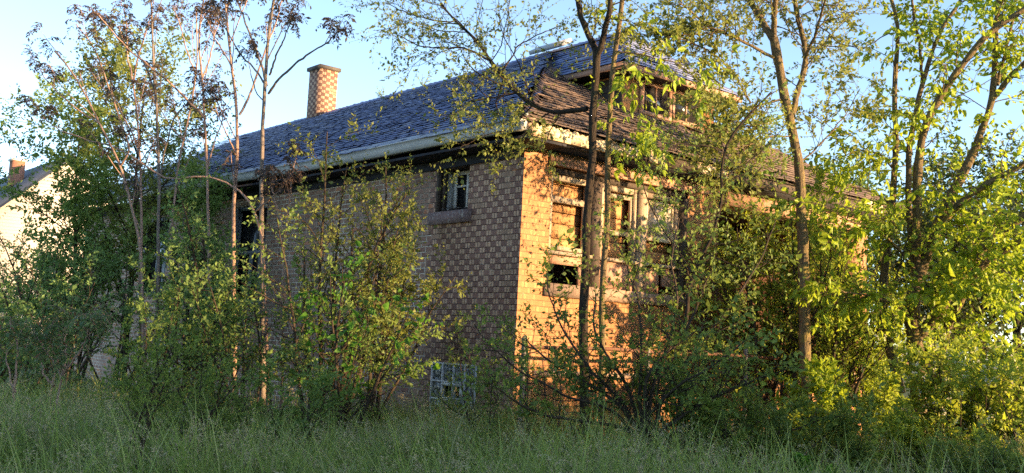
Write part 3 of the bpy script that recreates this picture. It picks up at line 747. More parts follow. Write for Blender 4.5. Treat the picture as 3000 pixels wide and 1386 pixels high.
def shrub(label, base, h, spread=.5, ns=5, leaf=.035, mat='l_under', seed=0, c1=9, c2=7, cl=8, name='shrub', cat='shrub', group='shrubs in the yard', bark='twig', r0=.011,
          wd=.5, l1=.42, l2=.4, sag=.05, t1=.22, big=False, droop=.05, up=None, lean=(0, 0), flowers=0, wob=.10, a1=.8):
    up = (.08 if mat == 'l_yel' else .5) if up is None else up
    rg = np.random.default_rng(seed); base = np.array([base[0], base[1], float(gz(base[0], base[1]))-.03])
    tm, lm = MB(), MB()
    th = rg.random(ns)*2*np.pi; sp_ = spread*np.sqrt(rg.random(ns))
    D = np.stack([np.cos(th)*sp_+lean[0], np.sin(th)*sp_+lean[1], np.ones(ns)], 1)
    L = h*rg.uniform(.72, 1.08, ns)*np.sqrt(1+.5*sp_**2); P = base+np.stack([np.cos(th), np.sin(th), 0*th], 1)*.04*rg.random((ns, 1))
    R0 = r0*h*rg.uniform(.7, 1.2, ns)
    s0 = grow(rg, P, D, L, 9, wob*.8, .06, sag); ra0 = radii(R0, 9, .18); tubes(tm, s0, ra0, 6)
    p, d, rr, t = spawn(rg, s0, ra0, c1, t1, .97, a1, .25)
    Lp = np.repeat(L, c1); L1 = Lp*l1*(1.05-.6*t)*rg.uniform(.6, 1.25, len(t))
    s1 = grow(rg, p, d, L1, 6, wob*1.3, .05, sag); ra1 = radii(np.minimum(rr*.6, .004+.006*L1), 6, .25); tubes(tm, s1, ra1, 4)
    p, d, rr, t = spawn(rg, s1, ra1, c2, .2, 1., .75, .3)
    L2 = np.repeat(L1, c2)*l2*rg.uniform(.5, 1.3, len(t)); L2 = np.clip(L2, .05, .5)
    s2 = grow(rg, p, d, L2, 4, wob*1.6, .02, sag); ra2 = radii(np.minimum(rr*.6, .0022), 4, .4); tubes(tm, s2, ra2, 3)
    leafy(lm, rg, s2, cl, .1, 1., leaf, wd, droop, up, big)
    leafy(lm, rg, s1, 6, .4, 1., leaf, wd, droop, up, big)
    leafy(lm, rg, s0, 6, .6, 1., leaf, wd, droop, up, big)
    ex = None
    if flowers:
        fm = MB(); sel = rg.random(len(s2)) < flowers; q = s2[sel]; leafy(fm, rg, q, 7, .5, 1., .022, .8, 0, .2); ex = (fm, M['flower'], 'blossom')
    return tree_obj(name, label, cat, base, tm, lm, M[bark], M[mat], group, 'stems', 'foliage', ex)

def proj(P):
    c = (np.asarray(P)-CAM) @ CM; return np.c_[PP+F*c[:, :2]/c[:, 2:3], c[:, 2]]
def root_depth(px0, prev, d):
    """depth of the limb already built that passes closest to this pixel"""
    if not prev: return d
    A = np.vstack([proj(q) for q in prev]); e = np.hypot(A[:, 0]-px0[0], A[:, 1]-px0[1]); i = e.argmin()
    return A[i, 2] if e[i] < 45 else d
def traced(px, d0, d1, n=16):
    """pixel polyline -> 3-D polyline whose depth runs from d0 to d1"""
    px = np.array(px, float); s = np.r_[0, np.cumsum(np.linalg.norm(np.diff(px, axis=0), axis=1))]; s /= s[-1]
    P = [at_d(a, b, d0+(d1-d0)*q) for (a, b), q in zip(px, s)]
    return resample(P, n)

# --- trees of heaven at left: thin reddish stems, dark tufts of young compound leaves
K = .5824
def c1px(l): return [(x*K, y*K) for x, y in l]
def tuft(lm, rg, P, D, n=7, L=.2):
    N = len(P)
    n = 5; p = np.repeat(P, n, 0); q = rg.normal(0, 1, (N*n, 3)); d = nrm(np.repeat(D, n, 0)*.5+q*.75+np.array([0, 0, .25]))
    Ls = L*rg.uniform(.6, 1.3, N*n)
    r = grow(rg, p, d, Ls, 5, .08, 0., .75)
    c = 6
    for sgn in (1, -1):
        t = np.tile(np.linspace(.25, 1., c), (N*n, 1)); pp, T = sample(r, t)
        sd = nrm(np.cross(T, np.array([0, 0, 1.]))+rg.normal(0, .15, T.shape))*sgn
        dd_ = nrm(sd+T*.35+np.array([0, 0, -.45])); leaves(lm, rg, pp.reshape(-1, 3), dd_.reshape(-1, 3), .05*np.exp(rg.normal(0, .25, N*n*c)), .36, .4)
    return r
def heaven(label, base_px, d, stems, seed, bark='bark_red', r=.017, nauto=5, hi=.5, leafmat='l_mar', side_l=1.0, tl=.2):
    """stems: list of (pixel polyline root->tip, radius factor, depth delta); the first starts at the ground"""
    rg = np.random.default_rng(seed); tm, lm = MB(), MB(); tips = []; tdir = []; prev = []
    for i, (pl, rf_, dd_) in enumerate(stems):
        Q, L = traced(pl, root_depth(pl[0], prev, d), d+dd_, 22)
        if i == 0:
            Q[0, 2] = -.05
        jit = np.cumsum(rg.normal(0, .006, Q.shape), 0); jit -= np.linspace(0, 1, len(Q))[:, None]*jit[-1]; Q = Q+jit; prev.append(resample(Q, 90)[0])
        rr = np.linspace(1, .42, 22)*r*rf_*1.35; rr = rr*(1+.05*rg.normal(0, 1, 22))
        tubes(tm, Q[None], rr[None], 7)
        tips.append(Q[-1]); tdir.append(nrm(Q[-1]-Q[-3]))
        # small side shoots near the tip, each with its own tuft
        na = nauto if i == 0 else 3
        p, D_, r_, t = spawn(rg, Q[None], rr[None], na, hi, .97, .65, .15)
        D_ = nrm(D_+np.array([0, 0, .55])); Ls = side_l*L*.16*rg.uniform(.5, 1.3, na); Ls = np.clip(Ls, .25, 1.1)
        s1 = grow(rg, p, D_, Ls, 7, .07, .07); tubes(tm, s1, radii(np.minimum(r_*.6, .009), 7, .5), 5)
        tips += list(s1[:, -1]); tdir += list(nrm(s1[:, -1]-s1[:, -2]))
        k = rg.random(na) < .7
        tips += list(s1[k, -3]); tdir += list(nrm(s1[k, -3]-s1[k, -4]))
    T_ = np.array(tips); D_ = np.array(tdir)
    rc = tuft(lm, rg, T_, D_, 7, tl); tubes(tm, rc, np.full(rc.shape[:2], .0018), 3)
    b = at_d(*base_px, d); b[2] = 0
    return tree_obj('ailanthus_tree', label, 'tree', b, tm, lm, M[bark], M[leafmat], 'slender bare stemmed trees left of the wall')

GB = 1230  # pixel row below the grass where the stems meet the ground
heaven('slender reddish tree with twin fork, sunlit orange low on its stem', (415, 1180), 15.6,
       [([(410, 1180), (414, 900), (418, 700), (413, 583), (411, 466), (402, 350), (389, 242)], 1.25, .2),
        ([(389, 242), (377, 163), (372, 87), (364, 20)], .7, .5), ([(389, 242), (402, 175), (431, 87), (448, 35)], .7, -.4),
        ([(411, 466), (390, 380), (345, 300), (300, 255), (262, 205)], .6, .7)], 1)
heaven('grey stemmed tree with nearly straight trunk, second from left in the tall group', (470, 1180), 15.0,
       [([(462, 1180), (466, 690), (468, 583), (466, 466), (460, 350), (454, 250), (451, 175), (448, 87), (440, -30)], 1.35, .3),
        ([(466, 520), (480, 440), (520, 330), (560, 300), (575, 215)], .6, -.6), ([(454, 260), (430, 200), (395, 150), (350, 120), (318, 70), (285, 45)], .6, .6)], 2, 'bark_grey')
heaven('crooked twin of the straight grey stem, leaning right at the top', (490, 1180), 16.2,
       [([(478, 1180), (494, 670), (504, 583), (512, 495), (527, 443), (536, 408), (559, 303), (574, 221), (582, 99), (574, 20)], 1.1, .4),
        ([(536, 408), (500, 370), (466, 320), (430, 270)], .55, .8), ([(574, 221), (545, 150), (525, 60), (505, 15)], .6, -.5)], 3)
heaven('middle tall reddish stem with many upright shoots beside the gutter', (612, 1180), 14.0,
       [([(615, 1180), (611, 582), (606, 495), (603, 350), (594, 233), (582, 134), (577, 76), (600, -20)], 1.15, .3),
        ([(603, 350), (560, 303), (507, 250), (443, 198), (373, 140), (314, 76), (285, 40)], .8, -.9),
        ([(594, 233), (620, 170), (625, 110), (650, 40)], .55, .5), ([(606, 495), (630, 420), (655, 330), (640, 260)], .5, .5)], 4)
heaven('reddish tree whose trunk glows orange against the brick, forked above the eave', (690, 1180), 13.4,
       [([(686, 1180), (684, 760), (680, 690), (682, 583), (693, 466), (699, 350), (693, 291), (681, 204), (670, 116), (658, -20)], 1.5, .2),
        ([(699, 335), (722, 291), (751, 215), (775, 146), (804, 76), (830, -10)], .75, .5),
        ([(681, 204), (650, 150), (620, 100), (600, 40)], .55, .7), ([(693, 466), (665, 400), (640, 330), (618, 285)], .5, -.6)], 5)
heaven('tallest grey trunk of the left group with a long curved limb to the right', (772, 1180), 12.9,
       [([(772, 1180), (772, 693), (775, 524), (775, 408), (780, 291), (780, 233), (786, 146), (795, 70), (807, -30)], 1.75, .2),
        ([(783, 274), (815, 227), (862, 186), (909, 160), (955, 128), (990, 93)], .75, -.8),
        ([(780, 250), (763, 175), (734, 87), (711, 35), (687, -10)], .85, .7), ([(780, 250), (740, 204), (693, 146), (652, 76), (630, 20)], .6, .9),
        ([(790, 221), (809, 157), (833, 105), (850, 60)], .6, -.6), ([(777, 300), (752, 270), (735, 215), (722, 150)], .4, .4)], 6, 'bark_grey', nauto=3, hi=.75)
heaven('left leaning tree spreading bare limbs towards the white house', (405, 1180), 14.2,
       [([(425, 1180), (410, 700), (384, 617), (375, 553), (355, 483), (326, 425), (291, 361), (256, 280), (227, 233), (192, 175), (160, 150)], 1.1, .5),
        ([(291, 361), (233, 326), (180, 274), (130, 230), (112, 188)], .6, .4), ([(326, 425), (256, 413), (175, 384), (128, 350), (108, 318)], .55, .7),
        ([(355, 483), (384, 442), (340, 330), (320, 250), (270, 130), (222, 70)], .7, -.7)], 7)
heaven('low arching reddish stem bowed across the brick wall', (790, 1160), 12.4,
       [([(790, 1160), (772, 700), (751, 617), (716, 565), (658, 527), (617, 510), (571, 512), (524, 536), (489, 539), (460, 512), (408, 466), (330, 430)], .9, .8),
        ([(751, 617), (800, 575), (830, 540)], .5, -.3)], 8, nauto=2, hi=.85)
heaven('thin sapling with a tufted brown head in front of the gutter', (830, 1160), 12.2,
       [([(828, 1160), (830, 850), (836, 690), (850, 583), (862, 500), (868, 455)], .75, .1), ([(836, 690), (815, 620), (800, 570), (790, 540)], .6, .2)], 9, nauto=2, hi=.85, tl=.13)
heaven('pale young sumac with broad leaf tufts in the tall grass at far left', (172, 1290), 9.2,
       [([(173, 1330), (174, 1180), (178, 1115), (186, 1090)], .8, 0.), ([(180, 1105), (215, 1060), (245, 1000), (258, 975)], .6, -.2), ([(180, 1110), (190, 1040), (196, 980)], .55, .2), ([(178, 1115), (150, 1060), (135, 1030)], .45, .1)],
       10, nauto=1, hi=.9, leafmat='l_comp', tl=.2)
heaven('second pale sumac stem, shorter and reddish, beside the young sumac', (152, 1290), 9.6,
       [([(152, 1330), (153, 1190), (157, 1130), (165, 1100), (172, 1040)], .6, 0.), ([(157, 1130), (130, 1085), (115, 1050)], .5, .2)], 11, nauto=1, hi=.9, leafmat='l_comp', tl=.18)
heaven('single pale sumac stem nearest the left edge of the grass', (46, 1290), 9.0,
       [([(48, 1330), (46, 1200), (45, 1150), (50, 1060), (50, 1000)], .7, 0.), ([(45, 1150), (30, 1080), (22, 1035)], .45, .2)], 12, nauto=1, hi=.9, leafmat='l_comp', tl=.2)

# --- general tree from traced limbs with procedurally grown twigs
def limb_tree(name, label, base_px, d, limbs, seed, bark, leafmat, leaf=.04, twig_n=7, twig_l=.8, sub=6, cl=8, t0=.25, big=False, wd=.55, droop=.15, rscale=1., group=None, l2=.42, up=.5, sag=.12, pet=0., trop=.03, wob=.16, cat='tree', nmul=1.):
    rg = np.random.default_rng(seed); tm, lm = MB(), MB(); prev = []
    for i, lb in enumerate(limbs):
        pl, ra, rb, da, db = lb[:5]; tn = lb[5] if len(lb) > 5 else twig_n; tl = lb[6] if len(lb) > 6 else twig_l; ts = lb[7] if len(lb) > 7 else t0
        tn = int(tn*nmul); rd = root_depth(pl[0], prev, da); Q, L = traced(pl, rd, db+rd-da, 26)
        if i == 0: Q[0, 2] = -.05
        jit = np.cumsum(rg.normal(0, .005, Q.shape), 0); jit -= np.linspace(0, 1, len(Q))[:, None]*jit[-1]; Q = Q+jit; prev.append(resample(Q, 110)[0])
        rr = np.linspace(ra, rb, 26)*rscale*(1+.06*rg.normal(0, 1, 26)); tubes(tm, Q[None], rr[None], 10 if ra > .03 else 6)
        if tn:
            p, D_, r_, t = spawn(rg, Q[None], rr[None], tn, ts, 1., .85, .3)
            Ls = tl*rg.uniform(.45, 1.3, tn); s1 = grow(rg, p, D_, Ls, 8, wob, trop, sag); ra1 = radii(np.minimum(r_*.5, .005+.004*Ls), 8, .3); tubes(tm, s1, ra1, 4)
            p, D_, r_, t = spawn(rg, s1, ra1, sub, .15, 1., .75, .3)
            L2 = np.repeat(Ls, sub)*l2*rg.uniform(.4, 1.3, len(t)); s2 = grow(rg, p, D_, L2, 5, wob, trop*.5, sag); ra2 = radii(np.minimum(r_*.7, .0036), 5, .45); tubes(tm, s2, ra2, 3)
            leafy(lm, rg, s2, cl, .15, 1., leaf, wd, droop, up, big, pet=pet); leafy(lm, rg, s1, 5, .5, 1., leaf, wd, droop, up, big, pet=pet)
    b = at_d(*base_px, d); b[2] = 0
    return tree_obj(name, label, cat, b, tm, lm, M[bark], M[leafmat], group)

# centre tree: dark furrowed twin trunks in front of the boarded windows; fine twiggy crown over the roof
dC = 10.9
limb_tree('forked_tree', 'dark furrowed trunk forking above the dormer eave, before the front windows', (1712, 1250), dC, [
    ([(1710, 1270), (1712, 1106), (1712, 885), (1718, 652), (1735, 466), (1733, 373), (1739, 300), (1747, 226), (1748, 160)], .052, .040, dC, dC, 0),
    ([(1748, 165), (1735, 130), (1718, 105), (1702, 55), (1690, -10), (1675, -90)], .036, .022, dC, dC+.2, 5, .8, .1),
    ([(1748, 165), (1763, 125), (1773, 90), (1785, 45), (1790, -60)], .036, .022, dC, dC-.3, 5, .8, .3),
    ([(1741, 150), (1738, 128), (1737, 112)], .02, .014, dC, dC, 0),
    ([(1720, 320), (1640, 330), (1560, 310), (1500, 262), (1468, 215), (1430, 165), (1385, 95), (1330, 55), (1290, 10)], .028, .012, dC, dC+1.4, 16, 1.15, .15),
    ([(1440, 180), (1370, 140), (1300, 136), (1230, 137), (1200, 122), (1160, 100)], .012, .005, dC+1.0, dC+.6, 11, .8, .1),
    ([(1470, 215), (1520, 130), (1580, 100), (1640, 75)], .011, .005, dC+.6, dC+1.2, 7, .7, .1),
    ([(1335, 60), (1280, 60), (1200, 40), (1130, 10)], .010, .004, dC+1.3, dC+.9, 9, .9, .1),
    ([(1500, 262), (1440, 300), (1400, 260), (1360, 230)], .009, .004, dC+.5, dC+.3, 6, .6, .1),
    ([(1560, 310), (1500, 380), (1420, 400), (1350, 430)], .010, .004, dC+.3, dC-.1, 8, .7, .1),
    ([(1640, 330), (1600, 400), (1560, 470), (1500, 500)], .008, .004, dC+.1, dC-.2, 6, .6, .1)],
    21, 'bark_dark_shaded', 'l_pale', .036, sub=9, cl=9, twig_l=.85, nmul=1.4, droop=.1, wob=.2, sag=.02)
limb_tree('lichened_tree', 'thinner lichen covered trunk beside the dark forked one, hung with large drooping leaves', (1765, 1250), dC+.35, [
    ([(1765, 1260), (1768, 900), (1780, 559), (1779, 373), (1790, 315), (1794, 191), (1803, 153), (1810, 94), (1818, 50), (1826, -40)], .038, .026, dC+.35, dC+.3, 9, .55, .55),
    ([(1797, 200), (1830, 190), (1870, 230), (1900, 300)], .009, .004, dC+.3, dC-.3, 6, .45, .2),
    ([(1803, 150), (1900, 165), (1980, 180), (2050, 240)], .009, .004, dC+.3, dC+.1, 7, .5, .2),
    ([(1790, 320), (1840, 350), (1900, 390), (1960, 400)], .008, .004, dC+.3, dC-.2, 6, .45, .2),
    ([(1785, 400), (1830, 440), (1880, 470)], .007, .004, dC+.3, dC, 2, .3, .3)],
    22, 'bark_moss', 'l_heart', .075, sub=4, cl=4, twig_l=.5, nmul=.9, big=True, wd=.52, droop=.9, up=.1, pet=.2)

# right tree A: thick lit trunk
dA = 12.6
limb_tree('lit_tree', 'mottled trunk lit yellow on its right side, forking high right of the dormer', (2362, 1250), dA, [
    ([(2365, 1260), (2362, 1000), (2358, 686), (2351, 551), (2345, 484), (2331, 417), (2318, 353), (2304, 286), (2291, 218), (2277, 168), (2267, 111)], .075, .055, dA, dA, 0),
    ([(2265, 115), (2244, 92), (2220, 44), (2198, 0), (2180, -60)], .045, .028, dA, dA+.3, 6, 1., .2),
    ([(2267, 112), (2269, 67), (2272, 0), (2275, -60)], .04, .026, dA, dA-.3, 6, 1., .2),
    ([(2318, 360), (2328, 302), (2341, 252), (2358, 202), (2358, 134), (2341, 67), (2326, 0), (2320, -60)], .04, .026, dA+.1, dA+.6, 10, 1., .2),
    ([(2360, 175), (2381, 111), (2398, 57), (2418, 0)], .022, .014, dA+.4, dA, 7, .9, .2),
    ([(2277, 172), (2230, 145), (2182, 120), (2112, 94), (2068, 74), (2035, 50), (1990, 10)], .022, .010, dA, dA-.7, 12, .8, .2),
    ([(2112, 94), (2053, 100), (1994, 97), (1923, 100), (1820, 94)], .009, .004, dA-.4, dA-.9, 9, .6, .1),
    ([(2200, 300), (2156, 226), (2112, 173), (2053, 135), (2006, 119), (1950, 106)], .013, .006, dA-.2, dA-.8, 12, .7, .1),
    ([(2300, 290), (2250, 300), (2190, 320), (2130, 310), (2060, 300)], .014, .006, dA, dA-.6, 14, .8, .15),
    ([(2325, 400), (2260, 400), (2180, 430), (2100, 440)], .012, .005, dA, dA-.8, 14, .8, .15),
    ([(2310, 330), (2240, 360), (2190, 370), (2130, 375), (2080, 380)], .012, .005, dA, dA-.5, 10, .6, .25),
    ([(2345, 480), (2420, 400), (2480, 330), (2520, 260)], .012, .005, dA, dA+.3, 10, .8, .15)],
    23, 'bark_moss', 'l_pale', .048, sub=9, cl=8, twig_l=1.0, nmul=1.9, up=.15, wob=.17)

# right tree B: many spreading trunks with broad drooping leaves
dB = 13.3
limb_tree('spreading_tree', 'many stemmed tree with thick leaning trunks and broad bright drooping leaves at right', (2690, 1200), dB, [
    ([(2690, 1230), (2690, 1120), (2677, 1000), (2667, 917), (2687, 800), (2707, 753), (2734, 686), (2768, 608), (2802, 541), (2842, 470), (2870, 400)], .12, .055, dB, dB+.2, 8, .8, .45),
    ([(2684, 987), (2734, 944), (2790, 850), (2832, 787), (2855, 753), (2896, 713), (2936, 676), (3000, 635), (3060, 600)], .08, .045, dB, dB-.8, 9, .8, .3),
    ([(2751, 1100), (2760, 1018), (2778, 944), (2850, 800), (2929, 733), (3000, 696), (3070, 660)], .06, .03, dB, dB-1.2, 9, .7, .3),
    ([(2700, 780), (2761, 669), (2802, 615), (2842, 578), (2902, 534), (2970, 497), (3050, 450)], .05, .032, dB, dB-.6, 10, .8, .2),
    ([(2640, 1150), (2600, 1000), (2576, 928), (2586, 834), (2605, 700), (2612, 600), (2622, 500), (2627, 386), (2618, 302), (2620, 202), (2634, 101), (2630, 50), (2607, 0), (2595, -60)], .06, .022, dB+.2, dB+.4, 12, .8, .3),
    ([(2680, 820), (2660, 600), (2660, 480), (2664, 386), (2684, 313), (2704, 235), (2724, 178), (2744, 118), (2775, 60), (2802, 30), (2830, -30)], .05, .022, dB+.1, dB+.6, 10, .8, .4),
    ([(2702, 240), (2700, 190), (2691, 118), (2674, 44), (2672, -30)], .026, .016, dB+.4, dB+.1, 6, .7, .2),
    ([(2690, 800), (2690, 600), (2690, 480), (2701, 400), (2734, 319), (2768, 262), (2808, 202), (2849, 151), (2889, 108), (2923, 74), (2970, 45), (3030, 10)], .065, .035, dB+.1, dB-.3, 12, .9, .4),
    ([(2840, 470), (2870, 400), (2896, 346), (2913, 286), (2916, 235), (2916, 151), (2925, 60), (2930, -20)], .05, .028, dB+.2, dB+.5, 9, .8, .3),
    ([(2913, 290), (2929, 269), (2970, 218), (3000, 188), (3050, 150)], .04, .025, dB+.3, dB, 6, .8, .2),
    ([(2920, 250), (2930, 200), (2946, 134), (2966, 67), (2975, 0)], .03, .02, dB+.3, dB+.6, 6, .8, .2),
    ([(2612, 600), (2560, 560), (2480, 540), (2400, 560), (2330, 600)], .016, .006, dB, dB-.4, 9, .7, .15),
    ([(2622, 500), (2580, 450), (2510, 440), (2440, 470)], .014, .006, dB, dB-.2, 8, .7, .15),
    ([(2687, 800), (2640, 740), (2600, 690), (2540, 660), (2470, 640)], .02, .007, dB, dB-.9, 12, .7, .2),
    ([(2700, 960), (2760, 950), (2830, 990), (2900, 1010), (2960, 1040)], .02, .007, dB, dB-1.3, 12, .6, .2),
    ([(2667, 917), (2600, 880), (2530, 860), (2450, 850)], .018, .006, dB, dB-1.2, 12, .6, .2),
    ([(2740, 690), (2800, 700), (2880, 760), (2960, 800)], .018, .006, dB, dB-1.4, 12, .6, .2),
    ([(2690, 800), (2740, 860), (2800, 850), (2870, 880)], .016, .006, dB-.1, dB-1.5, 12, .5, .2)],
    24, 'bark_moss', 'l_heart', .078, sub=6, cl=5, twig_l=.95, nmul=1.7, big=True, wd=.55, droop=.6, up=.05, pet=.15)

# big dark bush in the centre foreground
dF = 8.6
fb = ground_at(1890, dF)
limb_tree('arching_bush', 'wide dark bush with long arching black branches before the sunlit brick', (1890, 1330), dF, [
    ([(1905, 1345), (1880, 1300), (1855, 1240), (1800, 1170), (1700, 1110), (1600, 1050), (1540, 990)], .026, .006, dF, dF+.3, 22, .55, .15),
    ([(1900, 1340), (1870, 1270), (1800, 1240), (1700, 1230), (1600, 1225), (1530, 1190), (1430, 1120)], .02, .005, dF, dF-.7, 13, .5, .2),
    ([(1895, 1330), (1860, 1200), (1830, 1100), (1790, 1060), (1745, 960), (1745, 860)], .022, .006, dF, dF+.6, 20, .6, .2),
    ([(1895, 1330), (1880, 1200), (1890, 1100), (1930, 1060), (2000, 980), (2040, 900), (2080, 800)], .022, .006, dF, dF+.2, 22, .6, .2),
    ([(1900, 1330), (1920, 1270), (1990, 1220), (2060, 1170), (2150, 1140), (2300, 1080)], .02, .005, dF, dF-.6, 20, .55, .2),
    ([(1905, 1335), (1960, 1290), (2080, 1280), (2200, 1290), (2330, 1270), (2400, 1230)], .018, .005, dF, dF-.2, 20, .5, .2),
    ([(1895, 1320), (1870, 1150), (1880, 1000), (1870, 880), (1830, 760), (1790, 680)], .02, .005, dF+.1, dF+.8, 15, .5, .2),
    ([(1895, 1320), (1900, 1150), (1960, 1000), (1990, 880), (1960, 760), (1990, 640)], .02, .005, dF, dF+.5, 15, .5, .2),
    ([(1890, 1310), (1830, 1180), (1720, 1060), (1650, 960), (1610, 880), (1600, 800)], .018, .005, dF, dF+.2, 20, .5, .25),
    ([(1895, 1320), (1960, 1120), (2080, 980), (2170, 860), (2230, 760), (2270, 660)], .018, .005, dF, dF+.6, 22, .6, .25),
    ([(1895, 1325), (1800, 1200), (1650, 1160), (1520, 1090), (1420, 1000), (1390, 950)], .016, .005, dF, dF-.3, 10, .5, .3),
    ([(1900, 1320), (1900, 1200), (1980, 1130), (2080, 1080), (2180, 1000)], .016, .005, dF, dF-.8, 18, .5, .3)],
    25, 'twig', 'l_bush', .040, sub=6, cl=6, nmul=.85, t0=.2, wob=.2, droop=.05, cat='bush', sag=.02)
limb_tree('leaning_sapling', 'dark curving sapling right of the front windows, bowed at its foot', (2040, 1200), 10.4, [
    ([(1990, 1240), (2010, 900), (2030, 790), (2085, 700), (2110, 620), (2112, 480), (2125, 420), (2160, 370), (2220, 310), (2260, 270)], .026, .010, 10.4, 10.6, 16, .7, .35),
    ([(2118, 440), (2060, 425), (2000, 415), (1960, 440)], .009, .004, 10.5, 10.2, 8, .5, .2),
    ([(2112, 520), (2180, 480), (2240, 440), (2290, 380)], .009, .004, 10.4, 10.8, 9, .5, .2),
    ([(2030, 800), (1960, 700), (1900, 600), (1870, 500), (1855, 410)], .010, .004, 10.4, 11.5, 5, .4, .3),
    ([(2010, 880), (1930, 800), (1860, 720), (1820, 640)], .009, .004, 10.4, 11.4, 4, .35, .3),
    ([(2060, 760), (2000, 640), (1960, 560)], .008, .004, 10.4, 10.2, 8, .5, .2)],
    26, 'bark_dark_shaded', 'l_under', .036, sub=6, cl=6, nmul=1.05, wob=.18)

# shrubs along the side wall and across the yard (pixel column, distance, height ...)
def sh_px(label, px, d, h, **k): return shrub(label, ground_at(px, d), h, **k)
G1 = 'understory shrubs along the brick wall'
sh_px('tall leafy shrub hiding the foot of the white house', 60, 15.5, 2.4, spread=.55, ns=7, leaf=.051, mat='l_blue', seed=31, c1=11, c2=6, group=G1)
sh_px('dense blue green shrub at the left edge of the grass', 20, 12.0, 1.75, spread=.6, ns=8, leaf=.047, mat='l_blue', seed=32, c1=11, c2=6, group=G1)
sh_px('dark twiggy thicket shrub under the far end of the gutter', 235, 18.0, 3.0, spread=.5, ns=8, leaf=.045, mat='l_blue', seed=33, c1=11, c2=6, group=G1)
sh_px('shrub with bare lower stems behind the young sumac', 180, 14.5, 2.4, spread=.55, ns=6, leaf=.04, mat='l_blue', seed=34, c1=10, c2=6, t1=.35, group=G1)
sh_px('bushy shrub among the feet of the bare stemmed trees', 340, 15.2, 2.4, spread=.6, ns=5, leaf=.04, mat='l_under', seed=35, c1=10, c2=6, t1=.4, group=G1)
sh_px('narrow upright shrub like a green spire beside the orange trunk', 640, 12.6, 2.95, spread=.12, ns=3, leaf=.047, mat='l_blue', seed=36, c1=22, c2=8, l1=.26, a1=.9, group=G1)
sh_px('broad rounded shrub below the second side window', 560, 12.2, 2.0, spread=.6, ns=5, leaf=.045, mat='l_under', seed=37, c1=11, c2=6, group=G1)
sh_px('mid green shrub left of the green spire', 470, 11.4, 1.6, spread=.6, ns=5, leaf=.043, mat='l_under', seed=38, c1=11, c2=6, group=G1)
sh_px('spreading shrub in front of the common brick, right of the spire', 760, 11.6, 1.9, spread=.65, ns=4, leaf=.043, mat='l_under', seed=39, c1=11, c2=6, group=G1)
sh_px('small yellow green sapling bush standing alone in the near grass', 400, 7.4, 1.30, spread=.5, ns=4, leaf=.026, mat='l_bush', seed=40, c1=9, c2=7, r0=.011, t1=.4, group=G1)
sh_px('low thin shrub beside the lone sapling bush in the grass', 520, 8.0, 1.15, spread=.55, ns=5, leaf=.026, mat='l_bush', seed=41, c1=8, c2=6, group=G1)
sh_px('tall yellow tipped shrub reaching above the gutter', 990, 11.8, 3.55, spread=.2, ns=6, leaf=.043, mat='l_pale', seed=42, c1=14, c2=8, l1=.3, t1=.3, group=G1)
sh_px('tall airy shrub with sunlit top left of the small side window', 1095, 12.0, 2.75, spread=.2, ns=6, leaf=.043, mat='l_pale', seed=43, c1=12, c2=7, l1=.33, t1=.4, group=G1)
sh_px('airy shrub before the common brick, shorter than its yellow tipped neighbour', 930, 11.2, 2.4, spread=.4, ns=4, leaf=.043, mat='l_under', seed=44, c1=11, c2=6, group=G1)
sh_px('bright green mulberry sapling with large lobed leaves near the glass block window', 1045, 11.0, 2.05, spread=.35, ns=3, leaf=.065, mat='l_mul', seed=45, c1=7, c2=3, cl=3, wd=.75, big=True, group=G1, droop=.3)
sh_px('dark stemmed shrub at the brick change left of the glass block window', 985, 10.9, 1.6, spread=.45, ns=5, leaf=.041, mat='l_under', seed=46, c1=10, c2=6, group=G1)
sh_px('low bushy shrub in the middle of the grass', 870, 9.6, 1.1, spread=.7, ns=4, leaf=.039, mat='l_under', seed=47, c1=9, c2=7, group=G1)
sh_px('low wide shrub in the near grass under the green spire', 680, 8.6, 1.05, spread=.7, ns=4, leaf=.028, mat='l_bush', seed=48, c1=9, c2=7, group=G1)
sh_px('wispy shrub just right of the glass block window', 1450, 9.6, 1.35, spread=.5, ns=4, leaf=.030, mat='l_bush', seed=49, c1=8, c2=6, group=G1)
sh_px('small weed clump at the foot of the glass block window', 1300, 11.3, .32, spread=.7, ns=8, leaf=.026, mat='l_under', seed=50, c1=6, c2=4, group=G1)
G2 = 'sunlit bushes along the fence'
sh_px('twiggy bush against the left fence post', 1600, 10.0, 1.3, spread=.6, ns=4, leaf=.030, mat='l_bush', seed=51, c1=8, c2=5, group=G2)
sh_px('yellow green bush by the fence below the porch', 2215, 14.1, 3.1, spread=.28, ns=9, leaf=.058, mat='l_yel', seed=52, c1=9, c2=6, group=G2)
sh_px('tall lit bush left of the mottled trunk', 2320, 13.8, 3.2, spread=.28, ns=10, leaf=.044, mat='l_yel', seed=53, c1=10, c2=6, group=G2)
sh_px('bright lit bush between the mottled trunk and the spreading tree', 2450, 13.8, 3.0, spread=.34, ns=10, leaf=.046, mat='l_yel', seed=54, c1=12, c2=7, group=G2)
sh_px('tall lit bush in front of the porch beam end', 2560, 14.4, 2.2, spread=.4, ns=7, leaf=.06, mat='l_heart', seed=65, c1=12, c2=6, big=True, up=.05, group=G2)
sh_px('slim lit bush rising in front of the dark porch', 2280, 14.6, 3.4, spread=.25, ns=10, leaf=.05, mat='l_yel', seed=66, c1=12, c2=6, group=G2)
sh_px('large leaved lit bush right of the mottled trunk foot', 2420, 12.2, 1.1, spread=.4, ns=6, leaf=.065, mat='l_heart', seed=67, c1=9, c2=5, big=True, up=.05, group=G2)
sh_px('low lit bush over the rusty wire mesh', 2400, 10.9, .8, spread=.6, ns=7, leaf=.045, mat='l_yel', seed=55, c1=10, c2=6, group=G2)
